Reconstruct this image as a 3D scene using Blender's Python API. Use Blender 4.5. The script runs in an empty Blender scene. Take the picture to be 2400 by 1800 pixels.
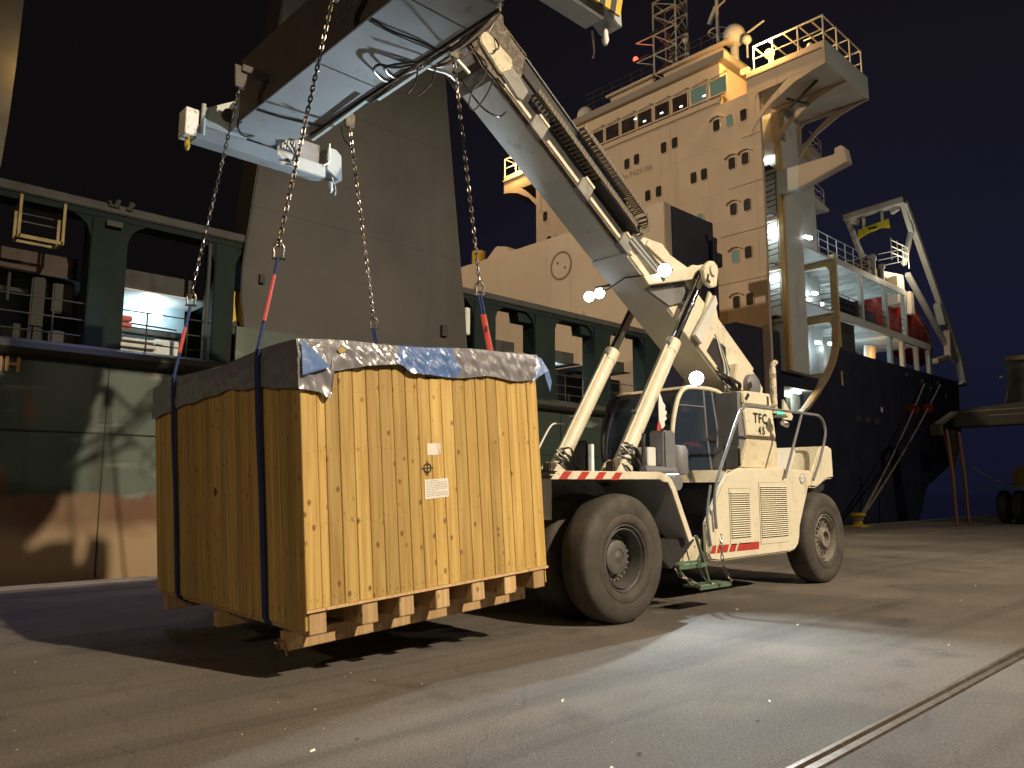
import bpy, bmesh, math, random
from mathutils import Vector, Matrix, Euler
R = math.radians
rnd = random.Random(7)
C = bpy.context.scene.collection
sc = bpy.context.scene

# ---------------------------------------------------------------- camera, night sky, lamps, exposure
# x runs along the quay (towards the stern), y from the yard to the water, z up; metres
cam = bpy.data.objects.new('camera', bpy.data.cameras.new('camera'))
C.objects.link(cam)
cam.location = (0, 0, 1.67)
cam.rotation_euler = (R(97.9), 0, R(-43.5))
cam.data.sensor_width = 36
cam.data.lens = 27
cam.data.clip_start = 0.05
cam.data.clip_end = 3000
sc.camera = cam

world = bpy.data.worlds.new('World')
sc.world = world
world.use_nodes = True
wn = world.node_tree.nodes
wl = world.node_tree.links
bg = wn['Background']
tc = wn.new('ShaderNodeTexCoord')
sep = wn.new('ShaderNodeSeparateXYZ')
ramp = wn.new('ShaderNodeValToRGB')
wl.new(tc.outputs['Generated'], sep.inputs[0])
wl.new(sep.outputs['Z'], ramp.inputs[0])
ramp.color_ramp.elements[0].position = 0.0
ramp.color_ramp.elements[0].color = (0.0055, 0.0065, 0.0180, 1)
ramp.color_ramp.elements[1].position = 0.7
ramp.color_ramp.elements[1].color = (0.0100, 0.0080, 0.0085, 1)
e = ramp.color_ramp.elements.new(0.22)
e.color = (0.0085, 0.0090, 0.0230, 1)
# the glow of the town lies towards the stern; the other way the night is nearly black
dot = wn.new('ShaderNodeVectorMath')
dot.operation = 'DOT_PRODUCT'
dot.inputs[1].default_value = (0.93, 0.36, 0)
wl.new(tc.outputs['Generated'], dot.inputs[0])
rng0 = wn.new('ShaderNodeMapRange')
rng0.inputs['From Min'].default_value = 0.66
rng0.inputs['From Max'].default_value = 1.0
wl.new(dot.outputs['Value'], rng0.inputs['Value'])
mixs = wn.new('ShaderNodeMix')
mixs.data_type = 'RGBA'
mixs.inputs[6].default_value = (0.0042, 0.0035, 0.0036, 1)
wl.new(rng0.outputs[0], mixs.inputs[0])
wl.new(ramp.outputs[0], mixs.inputs[7])
wl.new(mixs.outputs[2], bg.inputs[0])
bg.inputs[1].default_value = 1.0

def lamp(name, kind, loc, power, col, to=None, size=0.2, angle=120, blend=0.6):
    d = bpy.data.lights.new(name, kind)
    o = bpy.data.objects.new(name, d)
    C.objects.link(o)
    o.location = loc
    d.energy = power
    d.color = col
    d.shadow_soft_size = size
    if kind == 'SPOT':
        d.spot_size = R(angle)
        d.spot_blend = blend
    if to is not None:
        o.rotation_euler = (Vector(to) - Vector(loc)).to_track_quat('-Z', 'Y').to_euler()
    return o

WARM = (1.0, 0.82, 0.58)
SODIUM = (1.0, 0.55, 0.16)
COOL = (0.78, 0.92, 1.0)
lamp('quay_floodlight', 'SPOT', (10.5, -23, 24), 86000, WARM, (13.0, 5.5, 0.6), 0.30, 56, 0.85)
lamp('quay_floodlight', 'SPOT', (42, -26, 25), 15000, (1.0, 0.86, 0.68), (27, 6, 4), 0.4, 80, 0.9)  # added flood, brightens the ship's side tower and the ground to the right
lamp('yard_floodlight', 'SPOT', (-30, -10, 19), 9500, (1.0, 0.76, 0.52), (2, 10, 2), 0.5, 70, 0.8)
lamp('ship_deck_floodlight', 'SPOT', (2, 25.5, 25), 15500, (1.0, 0.76, 0.50), (31, 24, 12), 0.4, 75, 0.7)
sc.view_settings.view_transform = 'Standard'
sc.view_settings.look = 'None'
sc.view_settings.gamma = 1
sc.view_settings.exposure = 0.0
sc.view_settings.use_curve_mapping = False

# ---------------------------------------------------------------- materials
def mat(name, base, rough=0.6, metal=0.0, base2=None, scale=3.0, detail=6.0, lo=0.35, hi=0.7,
        bump=0.0, bscale=40.0, stretch=(1, 1, 1), spec=0.5, dirt=None, dscale=1.2, dlo=0.55, dhi=0.75, streak=None, sscale=2.0, slo=0.56, shi=0.72, chips=None, cscale=14):
    m = bpy.data.materials.new(name)
    m.use_nodes = True
    n, l = m.node_tree.nodes, m.node_tree.links
    b = n['Principled BSDF']
    b.inputs['Base Color'].default_value = (*base, 1)
    b.inputs['Roughness'].default_value = rough
    b.inputs['Metallic'].default_value = metal
    b.inputs['Specular IOR Level'].default_value = spec
    if base2 is None and not bump and dirt is None and streak is None and chips is None:
        return m
    t = n.new('ShaderNodeTexCoord')
    mp = n.new('ShaderNodeMapping')
    mp.inputs['Scale'].default_value = stretch
    l.new(t.outputs['Object'], mp.inputs[0])
    col = None
    if base2 is not None:
        tx = n.new('ShaderNodeTexNoise')
        tx.inputs['Scale'].default_value = scale
        tx.inputs['Detail'].default_value = detail
        tx.inputs['Roughness'].default_value = 0.62
        l.new(mp.outputs[0], tx.inputs['Vector'])
        r = n.new('ShaderNodeValToRGB')
        r.color_ramp.elements[0].position = lo
        r.color_ramp.elements[1].position = hi
        r.color_ramp.elements[0].color = (*base, 1)
        r.color_ramp.elements[1].color = (*base2, 1)
        l.new(tx.outputs['Fac'], r.inputs[0])
        col = r.outputs[0]
        rr = n.new('ShaderNodeMapRange')
        rr.inputs['To Min'].default_value = max(0.05, rough - 0.1)
        rr.inputs['To Max'].default_value = min(1, rough + 0.15)
        l.new(tx.outputs['Fac'], rr.inputs['Value'])
        l.new(rr.outputs[0], b.inputs['Roughness'])
    if dirt is not None:
        tx = n.new('ShaderNodeTexNoise')
        tx.inputs['Scale'].default_value = dscale
        tx.inputs['Detail'].default_value = 9
        tx.inputs['Roughness'].default_value = 0.7
        l.new(t.outputs['Object'], tx.inputs['Vector'])
        r = n.new('ShaderNodeMapRange')
        r.inputs['From Min'].default_value = dlo
        r.inputs['From Max'].default_value = dhi
        l.new(tx.outputs['Fac'], r.inputs['Value'])
        mx = n.new('ShaderNodeMix')
        mx.data_type = 'RGBA'
        mx.inputs[6].default_value = (*base, 1)
        if col:
            l.new(col, mx.inputs[6])
        mx.inputs[7].default_value = (*dirt, 1)
        l.new(r.outputs[0], mx.inputs[0])
        col = mx.outputs[2]
    def over(vec, sc_, det, lo_, hi_, cc, amt=1.0):
        tx = n.new('ShaderNodeTexNoise')
        tx.inputs['Scale'].default_value = sc_
        tx.inputs['Detail'].default_value = det
        tx.inputs['Roughness'].default_value = 0.68
        mp2 = n.new('ShaderNodeMapping')
        mp2.inputs['Scale'].default_value = vec
        l.new(t.outputs['Object'], mp2.inputs[0])
        l.new(mp2.outputs[0], tx.inputs['Vector'])
        r = n.new('ShaderNodeMapRange')
        r.inputs['From Min'].default_value = lo_
        r.inputs['From Max'].default_value = hi_
        r.inputs['To Max'].default_value = amt
        l.new(tx.outputs['Fac'], r.inputs['Value'])
        mx = n.new('ShaderNodeMix')
        mx.data_type = 'RGBA'
        mx.inputs[6].default_value = (*base, 1)
        if col:
            l.new(col, mx.inputs[6])
        mx.inputs[7].default_value = (*cc, 1)
        l.new(r.outputs[0], mx.inputs[0])
        return mx.outputs[2]
    if streak is not None:
        col = over((1, 1, 0.07), sscale, 6, slo, shi, streak, 0.75)
    if chips is not None:
        col = over((1, 1, 1), cscale, 3, 0.665, 0.69, chips, 0.9)
    if col:
        l.new(col, b.inputs['Base Color'])
    if bump:
        tb = n.new('ShaderNodeTexNoise')
        tb.inputs['Scale'].default_value = bscale
        tb.inputs['Detail'].default_value = 5
        l.new(mp.outputs[0], tb.inputs['Vector'])
        bp = n.new('ShaderNodeBump')
        bp.inputs['Strength'].default_value = bump
        bp.inputs['Distance'].default_value = 0.02
        l.new(tb.outputs['Fac'], bp.inputs['Height'])
        l.new(bp.outputs[0], b.inputs['Normal'])
    return m

def glow(name, col, strength):
    m = bpy.data.materials.new(name)
    m.use_nodes = True
    b = m.node_tree.nodes['Principled BSDF']
    b.inputs['Base Color'].default_value = (0.05, 0.05, 0.05, 1)
    b.inputs['Emission Color'].default_value = (*col, 1)
    b.inputs['Emission Strength'].default_value = strength
    return m

def wood(name, a, bcol, knot):
    m = bpy.data.materials.new(name)
    m.use_nodes = True
    n, l = m.node_tree.nodes, m.node_tree.links
    b = n['Principled BSDF']
    t = n.new('ShaderNodeTexCoord')
    oi = n.new('ShaderNodeObjectInfo')
    add = n.new('ShaderNodeVectorMath')
    mul = n.new('ShaderNodeVectorMath')
    mul.operation = 'SCALE'
    comb = n.new('ShaderNodeCombineXYZ')
    for i in range(3):
        l.new(oi.outputs['Random'], comb.inputs[i])
    l.new(comb.outputs[0], mul.inputs[0])
    mul.inputs['Scale'].default_value = 37.0
    l.new(t.outputs['Object'], add.inputs[0])
    l.new(mul.outputs[0], add.inputs[1])
    mp = n.new('ShaderNodeMapping')
    mp.inputs['Scale'].default_value = (14, 14, 0.55)
    l.new(add.outputs[0], mp.inputs[0])
    g = n.new('ShaderNodeTexNoise')
    g.inputs['Scale'].default_value = 1.6
    g.inputs['Detail'].default_value = 5
    g.inputs['Distortion'].default_value = 0.7
    l.new(mp.outputs[0], g.inputs['Vector'])
    r = n.new('ShaderNodeValToRGB')
    r.color_ramp.elements[0].position = 0.36
    r.color_ramp.elements[1].position = 0.66
    r.color_ramp.elements[0].color = (*a, 1)
    r.color_ramp.elements[1].color = (*bcol, 1)
    l.new(g.outputs['Fac'], r.inputs[0])
    # knots: scattered cells, a little stretched along the board
    mk = n.new('ShaderNodeMapping')
    mk.inputs['Scale'].default_value = (8.5, 8.5, 5.0)
    l.new(add.outputs[0], mk.inputs[0])
    vo = n.new('ShaderNodeTexVoronoi')
    vo.inputs['Scale'].default_value = 1.0
    l.new(mk.outputs[0], vo.inputs['Vector'])
    kr = n.new('ShaderNodeMapRange')
    kr.inputs['From Min'].default_value = 0.06
    kr.inputs['From Max'].default_value = 0.19
    kr.inputs['To Min'].default_value = 0.92
    kr.inputs['To Max'].default_value = 0.0
    l.new(vo.outputs['Distance'], kr.inputs['Value'])
    mx = n.new('ShaderNodeMix')
    mx.data_type = 'RGBA'
    l.new(kr.outputs[0], mx.inputs[0])
    l.new(r.outputs[0], mx.inputs[6])
    mx.inputs[7].default_value = (*knot, 1)
    # each board a little lighter or darker than its neighbour
    hs = n.new('ShaderNodeHueSaturation')
    vr = n.new('ShaderNodeMapRange')
    vr.inputs['To Min'].default_value = 0.76
    vr.inputs['To Max'].default_value = 1.20
    l.new(oi.outputs['Random'], vr.inputs['Value'])
    l.new(vr.outputs[0], hs.inputs['Value'])
    l.new(mx.outputs[2], hs.inputs['Color'])
    # broad stains across the boards
    st = n.new('ShaderNodeTexNoise')
    st.inputs['Scale'].default_value = 1.7
    st.inputs['Detail'].default_value = 4
    l.new(t.outputs['Object'], st.inputs['Vector'])
    sr = n.new('ShaderNodeMapRange')
    sr.inputs['From Min'].default_value = 0.5
    sr.inputs['From Max'].default_value = 0.8
    sr.inputs['To Max'].default_value = 0.35
    l.new(st.outputs['Fac'], sr.inputs['Value'])
    m2 = n.new('ShaderNodeMix')
    m2.data_type = 'RGBA'
    l.new(sr.outputs[0], m2.inputs[0])
    l.new(hs.outputs[0], m2.inputs[6])
    m2.inputs[7].default_value = (a[0] * .8, a[1] * .72, a[2] * .6, 1)
    l.new(m2.outputs[2], b.inputs['Base Color'])
    b.inputs['Roughness'].default_value = 0.62
    bp = n.new('ShaderNodeBump')
    bp.inputs['Strength'].default_value = 0.5
    bp.inputs['Distance'].default_value = 0.012
    sm = n.new('ShaderNodeMath')
    sm.operation = 'MULTIPLY_ADD'
    l.new(kr.outputs[0], sm.inputs[0])
    sm.inputs[1].default_value = 1.2
    l.new(g.outputs['Fac'], sm.inputs[2])
    l.new(sm.outputs[0], bp.inputs['Height'])
    l.new(bp.outputs[0], b.inputs['Normal'])
    return m

def plastic(name):
    m = bpy.data.materials.new(name)
    m.use_nodes = True
    n, l = m.node_tree.nodes, m.node_tree.links
    b = n['Principled BSDF']
    t = n.new('ShaderNodeTexCoord')
    tx = n.new('ShaderNodeTexNoise')
    tx.inputs['Scale'].default_value = 3.0
    l.new(t.outputs['Object'], tx.inputs['Vector'])
    sx = n.new('ShaderNodeSeparateXYZ')
    l.new(t.outputs['Object'], sx.inputs[0])
    wv = n.new('ShaderNodeMath')
    wv.operation = 'MULTIPLY_ADD'
    l.new(tx.outputs['Fac'], wv.inputs[0])
    wv.inputs[1].default_value = 0.35
    l.new(sx.outputs['X'], wv.inputs[2])
    r = n.new('ShaderNodeValToRGB')
    r.color_ramp.interpolation = 'LINEAR'
    grey, blu = (0.19, 0.185, 0.205, 1), (0.095, 0.165, 0.37, 1)
    els = r.color_ramp.elements
    els[0].position, els[0].color = 0.0, grey
    els[1].position, els[1].color = 1.0, (0.16, 0.24, 0.44, 1)
    for p_, c_ in ((.360, grey), (.366, blu), (.570, blu), (.578, grey), (.945, grey), (.955, (0.16, 0.24, 0.44, 1))):
        q_ = els.new(p_)
        q_.color = c_
    dv = n.new('ShaderNodeMath')
    dv.operation = 'DIVIDE'
    l.new(wv.outputs[0], dv.inputs[0])
    dv.inputs[1].default_value = 3.3
    l.new(dv.outputs[0], r.inputs[0])
    l.new(r.outputs[0], b.inputs['Base Color'])
    b.inputs['Roughness'].default_value = 0.27
    b.inputs['Specular IOR Level'].default_value = 0.7
    b.inputs['Coat Weight'].default_value = 0.4
    b.inputs['Coat Roughness'].default_value = 0.12
    mp = n.new('ShaderNodeMapping')
    mp.inputs['Scale'].default_value = (1.5, 0.6, 0.8)
    l.new(t.outputs['Object'], mp.inputs[0])
    w = n.new('ShaderNodeTexNoise')
    w.inputs['Scale'].default_value = 2.2
    w.inputs['Detail'].default_value = 2.0
    w.inputs['Distortion'].default_value = 2.4
    l.new(mp.outputs[0], w.inputs['Vector'])
    bp = n.new('ShaderNodeBump')
    bp.inputs['Strength'].default_value = 0.42
    bp.inputs['Distance'].default_value = 0.05
    l.new(w.outputs['Fac'], bp.inputs['Height'])
    l.new(bp.outputs[0], b.inputs['Normal'])
    return m

def asphalt(name):
    m = bpy.data.materials.new(name)
    m.use_nodes = True
    n, l = m.node_tree.nodes, m.node_tree.links
    b = n['Principled BSDF']
    t = n.new('ShaderNodeTexCoord')
    def noise(s, d=6, rg=0.6, st=(1, 1, 1)):
        mp = n.new('ShaderNodeMapping')
        mp.inputs['Scale'].default_value = st
        l.new(t.outputs['Object'], mp.inputs[0])
        x = n.new('ShaderNodeTexNoise')
        x.inputs['Scale'].default_value = s
        x.inputs['Detail'].default_value = d
        x.inputs['Roughness'].default_value = rg
        l.new(mp.outputs[0], x.inputs['Vector'])
        return x.outputs['Fac']
    def ramp(f, p0, p1, c0, c1):
        r = n.new('ShaderNodeValToRGB')
        r.color_ramp.elements[0].position = p0
        r.color_ramp.elements[1].position = p1
        r.color_ramp.elements[0].color = (*c0, 1)
        r.color_ramp.elements[1].color = (*c1, 1)
        l.new(f, r.inputs[0])
        return r.outputs[0]
    def mix(mode, fac, a, bb):
        x = n.new('ShaderNodeMix')
        x.data_type = 'RGBA'
        x.blend_type = mode
        if isinstance(fac, float):
            x.inputs[0].default_value = fac
        else:
            l.new(fac, x.inputs[0])
        l.new(a, x.inputs[6])
        l.new(bb, x.inputs[7])
        return x.outputs[2]
    c = ramp(noise(0.35, 7), 0.34, 0.68, (0.190, 0.168, 0.148), (0.130, 0.116, 0.103))
    streak = ramp(noise(0.6, 6, 0.6, (0.25, 2.2, 1)), 0.35, 0.7, (0.78, 0.78, 0.78), (1.12, 1.1, 1.06))
    c = mix('MULTIPLY', 0.8, c, streak)
    fine = ramp(noise(48, 5, 0.8), 0.36, 0.66, (0.42, 0.42, 0.42), (1.5, 1.5, 1.5))
    c = mix('MULTIPLY', 0.75, c, fine)
    vo = n.new('ShaderNodeTexVoronoi')
    vo.inputs['Scale'].default_value = 55
    l.new(t.outputs['Object'], vo.inputs['Vector'])
    spk = ramp(vo.outputs['Distance'], 0.1, 0.2, (2.1, 2.05, 1.9), (1, 1, 1))
    c = mix('MULTIPLY', 0.4, c, spk)
    oil = ramp(noise(0.8, 5), 0.58, 0.72, (1, 1, 1), (0.45, 0.44, 0.43))
    c = mix('MULTIPLY', 0.8, c, oil)
    patch = ramp(noise(0.16, 3, 0.4), 0.47, 0.50, (0.80, 0.80, 0.81), (1.08, 1.07, 1.05))
    c = mix('MULTIPLY', 0.8, c, patch)
    trk = ramp(noise(1.0, 4, 0.6, (0.05, 1.7, 1)), 0.54, 0.66, (1, 1, 1), (0.62, 0.61, 0.60))
    c = mix('MULTIPLY', 0.7, c, trk)
    wp = n.new('ShaderNodeVectorMath')
    wp.operation = 'MULTIPLY_ADD'
    nz = n.new('ShaderNodeTexNoise')
    nz.inputs['Scale'].default_value = 1.4
    nz.inputs['Detail'].default_value = 6
    l.new(t.outputs['Object'], nz.inputs['Vector'])
    l.new(nz.outputs['Color'], wp.inputs[0])
    wp.inputs[1].default_value = (0.9, 0.9, 0.9)
    l.new(t.outputs['Object'], wp.inputs[2])
    ck = n.new('ShaderNodeTexVoronoi')
    ck.feature = 'DISTANCE_TO_EDGE'
    ck.inputs['Scale'].default_value = 0.33
    l.new(wp.outputs[0], ck.inputs['Vector'])
    crk = ramp(ck.outputs['Distance'], 0.0015, 0.006, (0.35, 0.34, 0.33), (1, 1, 1))
    c = mix('MULTIPLY', 0.3, c, crk)
    scuff = ramp(noise(0.55, 6, 0.65, (0.5, 1.4, 1)), 0.64, 0.72, (1, 1, 1), (1.35, 1.32, 1.25))
    c = mix('MULTIPLY', 0.8, c, scuff)
    l.new(c, b.inputs['Base Color'])
    rr = n.new('ShaderNodeMapRange')
    rr.inputs['To Min'].default_value = 0.62
    rr.inputs['To Max'].default_value = 0.9
    l.new(noise(1.3, 5), rr.inputs['Value'])
    l.new(rr.outputs[0], b.inputs['Roughness'])
    b.inputs['Specular IOR Level'].default_value = 0.35
    bp = n.new('ShaderNodeBump')
    bp.inputs['Strength'].default_value = 0.8
    bp.inputs['Distance'].default_value = 0.014
    ad = n.new('ShaderNodeMath')
    ad.operation = 'ADD'
    l.new(noise(19, 8, 0.8), ad.inputs[0])
    l.new(noise(75, 4, 0.8), ad.inputs[1])
    l.new(ad.outputs[0], bp.inputs['Height'])
    l.new(bp.outputs[0], b.inputs['Normal'])
    return m

def hullpaint(name):
    """weathered green topsides: pale scuffs, dark vertical streaks, rust, red boot-topping low down"""
    m = bpy.data.materials.new(name)
    m.use_nodes = True
    n, l = m.node_tree.nodes, m.node_tree.links
    b = n['Principled BSDF']
    t = n.new('ShaderNodeTexCoord')
    def noise(s, st, d=7, dist=0.0):
        mp = n.new('ShaderNodeMapping')
        mp.inputs['Scale'].default_value = st
        l.new(t.outputs['Object'], mp.inputs[0])
        x = n.new('ShaderNodeTexNoise')
        x.inputs['Scale'].default_value = s
        x.inputs['Detail'].default_value = d
        x.inputs['Distortion'].default_value = dist
        l.new(mp.outputs[0], x.inputs['Vector'])
        return x.outputs['Fac']
    def rng(f, a, bb):
        r = n.new('ShaderNodeMapRange')
        r.inputs['From Min'].default_value = a
        r.inputs['From Max'].default_value = bb
        l.new(f, r.inputs['Value'])
        return r.outputs[0]
    def mixc(fac, a, bb):
        x = n.new('ShaderNodeMix')
        x.data_type = 'RGBA'
        l.new(fac, x.inputs[0])
        for s, k in ((a, 6), (bb, 7)):
            if isinstance(s, tuple):
                x.inputs[k].default_value = (*s, 1)
            else:
                l.new(s, x.inputs[k])
        return x.outputs[2]
    c = mixc(rng(noise(1.0, (0.7, 1, 0.5)), 0.35, 0.65), (0.036, 0.060, 0.045), (0.072, 0.097, 0.078))
    # aft of the crane the topsides turn a darker green
    sx0 = n.new('ShaderNodeSeparateXYZ')
    l.new(t.outputs['Object'], sx0.inputs[0])
    wob = n.new('ShaderNodeMath')
    wob.operation = 'MULTIPLY_ADD'
    l.new(noise(0.8, (1, 1, 1)), wob.inputs[0])
    wob.inputs[1].default_value = 3.0
    l.new(sx0.outputs['X'], wob.inputs[2])
    c = mixc(rng(wob.outputs[0], -11.5, -9.0), c, (0.012, 0.026, 0.018))
    c = mixc(rng(noise(1.0, (1.3, 1, 0.12)), 0.52, 0.68), c, (0.020, 0.022, 0.013))
    c = mixc(rng(noise(1.6, (0.35, 1, 1.6), 8), 0.6, 0.72), c, (0.17, 0.19, 0.165))
    c = mixc(rng(noise(2.2, (1.2, 1, 0.3), 9), 0.62, 0.72), c, (0.13, 0.055, 0.02))
    sepz = n.new('ShaderNodeSeparateXYZ')
    l.new(t.outputs['Object'], sepz.inputs[0])
    ad = n.new('ShaderNodeMath')
    ad.operation = 'MULTIPLY_ADD'
    l.new(noise(2.0, (0.8, 1, 1)), ad.inputs[0])
    ad.inputs[1].default_value = 0.5
    l.new(sepz.outputs['Z'], ad.inputs[2])
    red = rng(ad.outputs[0], 3.92, 3.78)
    c2 = mixc(rng(noise(1.2, (0.8, 1, 0.6)), 0.4, 0.65), (0.12, 0.052, 0.024), (0.17, 0.11, 0.055))
    c = mixc(red, c, c2)
    pale = rng(ad.outputs[0], 3.35, 2.95)  # tan band by the quay: bright light low on the hull, put into the colour
    c = mixc(pale, c, (0.30, 0.21, 0.115))
    l.new(c, b.inputs['Base Color'])
    b.inputs['Roughness'].default_value = 0.55
    bp = n.new('ShaderNodeBump')
    bp.inputs['Strength'].default_value = 0.3
    bp.inputs['Distance'].default_value = 0.06
    l.new(noise(1.2, (1, 1, 1), 4), bp.inputs['Height'])
    l.new(bp.outputs[0], b.inputs['Normal'])
    return m

M = {}
M['asphalt'] = asphalt('asphalt')
M['concrete'] = mat('quay_concrete', (0.26, 0.235, 0.20), 0.85, 0, (0.17, 0.15, 0.13), 2.0, bump=0.4)
M['rail'] = mat('rail_steel', (0.30, 0.27, 0.23), 0.38, 0.8, (0.16, 0.10, 0.06), 6)
M['water'] = mat('harbour_water', (0.004, 0.006, 0.010), 0.12, 0, bump=0.3, bscale=1.5)
M['plank'] = wood('pine_plank', (0.385, 0.240, 0.064), (0.530, 0.362, 0.118), (0.17, 0.062, 0.013))
M['timber'] = wood('raw_timber', (0.40, 0.25, 0.115), (0.52, 0.36, 0.19), (0.16, 0.08, 0.03))
M['plastic'] = plastic('clear_plastic')
M['plasticblue'] = mat('blue_plastic', (0.12, 0.20, 0.44), 0.22, 0, (0.17, 0.27, 0.52), 5, bump=0.6, bscale=9, spec=0.7)
M['paper'] = mat('paper', (0.74, 0.70, 0.64), 0.7, 0, (0.66, 0.62, 0.56), 12)
M['ink'] = mat('black_ink', (0.012, 0.011, 0.012), 0.6)
M['greyink'] = mat('grey_print', (0.30, 0.29, 0.28), 0.7)
M['chain'] = mat('chain_steel', (0.30, 0.27, 0.24), 0.30, 1.0, (0.14, 0.10, 0.075), 30)
M['shackle'] = mat('shackle_steel', (0.10, 0.09, 0.085), 0.35, 1.0, (0.20, 0.17, 0.14), 25)
M['sling'] = mat('blue_sling_webbing', (0.012, 0.028, 0.11), 0.8, 0, (0.020, 0.042, 0.15), 30, bump=0.5, bscale=150)
M['sleeve'] = mat('red_sleeve', (0.42, 0.045, 0.035), 0.5, 0, (0.52, 0.075, 0.05), 20)
M['cream'] = mat('cream_paint', (0.68, 0.635, 0.50), 0.42, 0, (0.61, 0.565, 0.44), 2.0, dirt=(0.34, 0.27, 0.17), dscale=3.0, dlo=0.56, dhi=0.80, streak=(0.36, 0.27, 0.16), sscale=5, slo=.60, shi=.76, chips=(0.10, 0.075, 0.055), cscale=17)
M['creamdirty'] = mat('cream_paint_dirty', (0.63, 0.57, 0.42), 0.5, 0, (0.54, 0.48, 0.35), 3.0, dirt=(0.27, 0.21, 0.13), dscale=5.0, dlo=0.52, dhi=0.74, streak=(0.30, 0.22, 0.13), sscale=5, slo=.56, shi=.74, chips=(0.08, 0.06, 0.045), cscale=15)
M['boomgrey'] = mat('boom_grey', (0.54, 0.54, 0.51), 0.6, 0, (0.60, 0.60, 0.57), 1.5, dirt=(0.20, 0.18, 0.15), dscale=2.5, dlo=0.58, dhi=0.85)
M['bracketgrey'] = mat('bracket_grey', (0.22, 0.215, 0.20), 0.5, 0, (0.28, 0.27, 0.25), 3, dirt=(0.10, 0.085, 0.07), dscale=4, dlo=.5, dhi=.75)
M['spreader'] = mat('spreader_grey', (0.30, 0.33, 0.36), 0.42, 0, (0.36, 0.39, 0.41), 1.2, dirt=(0.10, 0.09, 0.09), dscale=3.5, dlo=0.58, dhi=0.8)
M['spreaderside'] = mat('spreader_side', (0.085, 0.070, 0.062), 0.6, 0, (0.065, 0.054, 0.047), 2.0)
M['spreaderwhite'] = mat('spreader_end_white', (0.50, 0.56, 0.54), 0.45, 0, (0.42, 0.48, 0.46), 2.0, dirt=(0.12, 0.11, 0.10), dscale=5, dlo=0.6, dhi=0.8)
M['darksteel'] = mat('dark_steel', (0.030, 0.030, 0.033), 0.45, 0.3, (0.05, 0.047, 0.045), 6)
M['greysteel'] = mat('grey_steel', (0.19, 0.195, 0.21), 0.5, 0.1, (0.14, 0.14, 0.15), 3)
M['guardgrey'] = mat('mudguard_grey', (0.36, 0.37, 0.40), 0.6, 0, (0.28, 0.28, 0.30), 2.5)
M['greasy'] = mat('greasy_steel', (0.075, 0.058, 0.044), 0.45, 0.2, (0.19, 0.16, 0.115), 9, lo=0.45, hi=0.7, bump=0.5, bscale=25)
M['hose'] = mat('rubber_hose', (0.018, 0.017, 0.017), 0.35)
M['brownhose'] = mat('worn_hose', (0.055, 0.040, 0.033), 0.35, 0, (0.10, 0.075, 0.06), 14)
M['chrome'] = mat('chrome_rod', (0.62, 0.62, 0.62), 0.09, 1.0)
M['tyre'] = mat('tyre_rubber', (0.034, 0.031, 0.028), 0.75, 0, (0.060, 0.053, 0.045), 4, bump=0.25, bscale=60, dirt=(0.105, 0.088, 0.068), dscale=2.2, dlo=0.48, dhi=0.8)
M['rim'] = mat('rim_grey', (0.085, 0.085, 0.085), 0.5, 0.3, (0.13, 0.12, 0.11), 8)
M['rimpale'] = mat('rim_pale', (0.26, 0.24, 0.21), 0.55, 0.1, (0.17, 0.15, 0.13), 9)
M['red'] = mat('red_paint', (0.46, 0.045, 0.030), 0.45, 0, (0.36, 0.04, 0.03), 5)
M['white'] = mat('white_paint', (0.72, 0.72, 0.68), 0.45, 0, (0.62, 0.61, 0.57), 4)
M['green'] = mat('green_paint', (0.10, 0.16, 0.10), 0.5, 0, (0.07, 0.11, 0.075), 6)
M['yellow'] = mat('yellow_paint', (0.62, 0.42, 0.03), 0.5, 0, (0.46, 0.30, 0.03), 5)
M['orange'] = mat('orange_cloth', (0.85, 0.10, 0.03), 0.6)
M['seat'] = mat('seat_fabric', (0.06, 0.06, 0.07), 0.85)
M['hull'] = hullpaint('hull_green_weathered')
M['navy'] = mat('hull_navy', (0.011, 0.014, 0.036), 0.5, 0, (0.018, 0.021, 0.046), 0.8, bump=0.15, bscale=1.2, streak=(0.030, 0.030, 0.040), sscale=1.0, slo=.55, shi=.8)
M['shipgreen'] = mat('ship_green', (0.007, 0.015, 0.0145), 0.75, 0, (0.014, 0.023, 0.020), 2.5, dirt=(0.018, 0.018, 0.015), dscale=1.5, spec=0.15)
M['shipdark'] = mat('ship_dark', (0.016, 0.016, 0.014), 0.7, 0, (0.030, 0.027, 0.020), 3)
M['shipgrey'] = mat('ship_grey', (0.040, 0.040, 0.038), 0.7, 0, (0.030, 0.029, 0.027), 2, dirt=(0.035, 0.022, 0.014), dscale=2)
M['rustpanel'] = mat('rusty_panel', (0.045, 0.026, 0.018), 0.7, 0, (0.07, 0.055, 0.045), 2.2)
M['buff'] = mat('superstructure_buff', (0.62, 0.52, 0.41), 0.55, 0, (0.57, 0.47, 0.37), 0.5, dirt=(0.42, 0.30, 0.20), dscale=0.7, dlo=0.62, dhi=0.85, streak=(0.36, 0.25, 0.16), sscale=1.3, slo=.60, shi=.78, bump=0.12, bscale=0.9)
M['shipwhite'] = mat('ship_white', (0.62, 0.64, 0.62), 0.5, 0, (0.54, 0.56, 0.54), 1.2, dirt=(0.38, 0.33, 0.27), dscale=1.2, dlo=0.6, dhi=0.85, streak=(0.33, 0.25, 0.18), sscale=1.6, slo=.6, shi=.78)
M['towergrey'] = mat('crane_column_grey', (0.046, 0.043, 0.039), 0.65, 0, (0.037, 0.035, 0.032), 0.6, dirt=(0.085, 0.075, 0.060), dscale=0.5, dlo=0.66, dhi=0.80, streak=(0.030, 0.026, 0.021), sscale=1.1, slo=.5, shi=.75)
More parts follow.
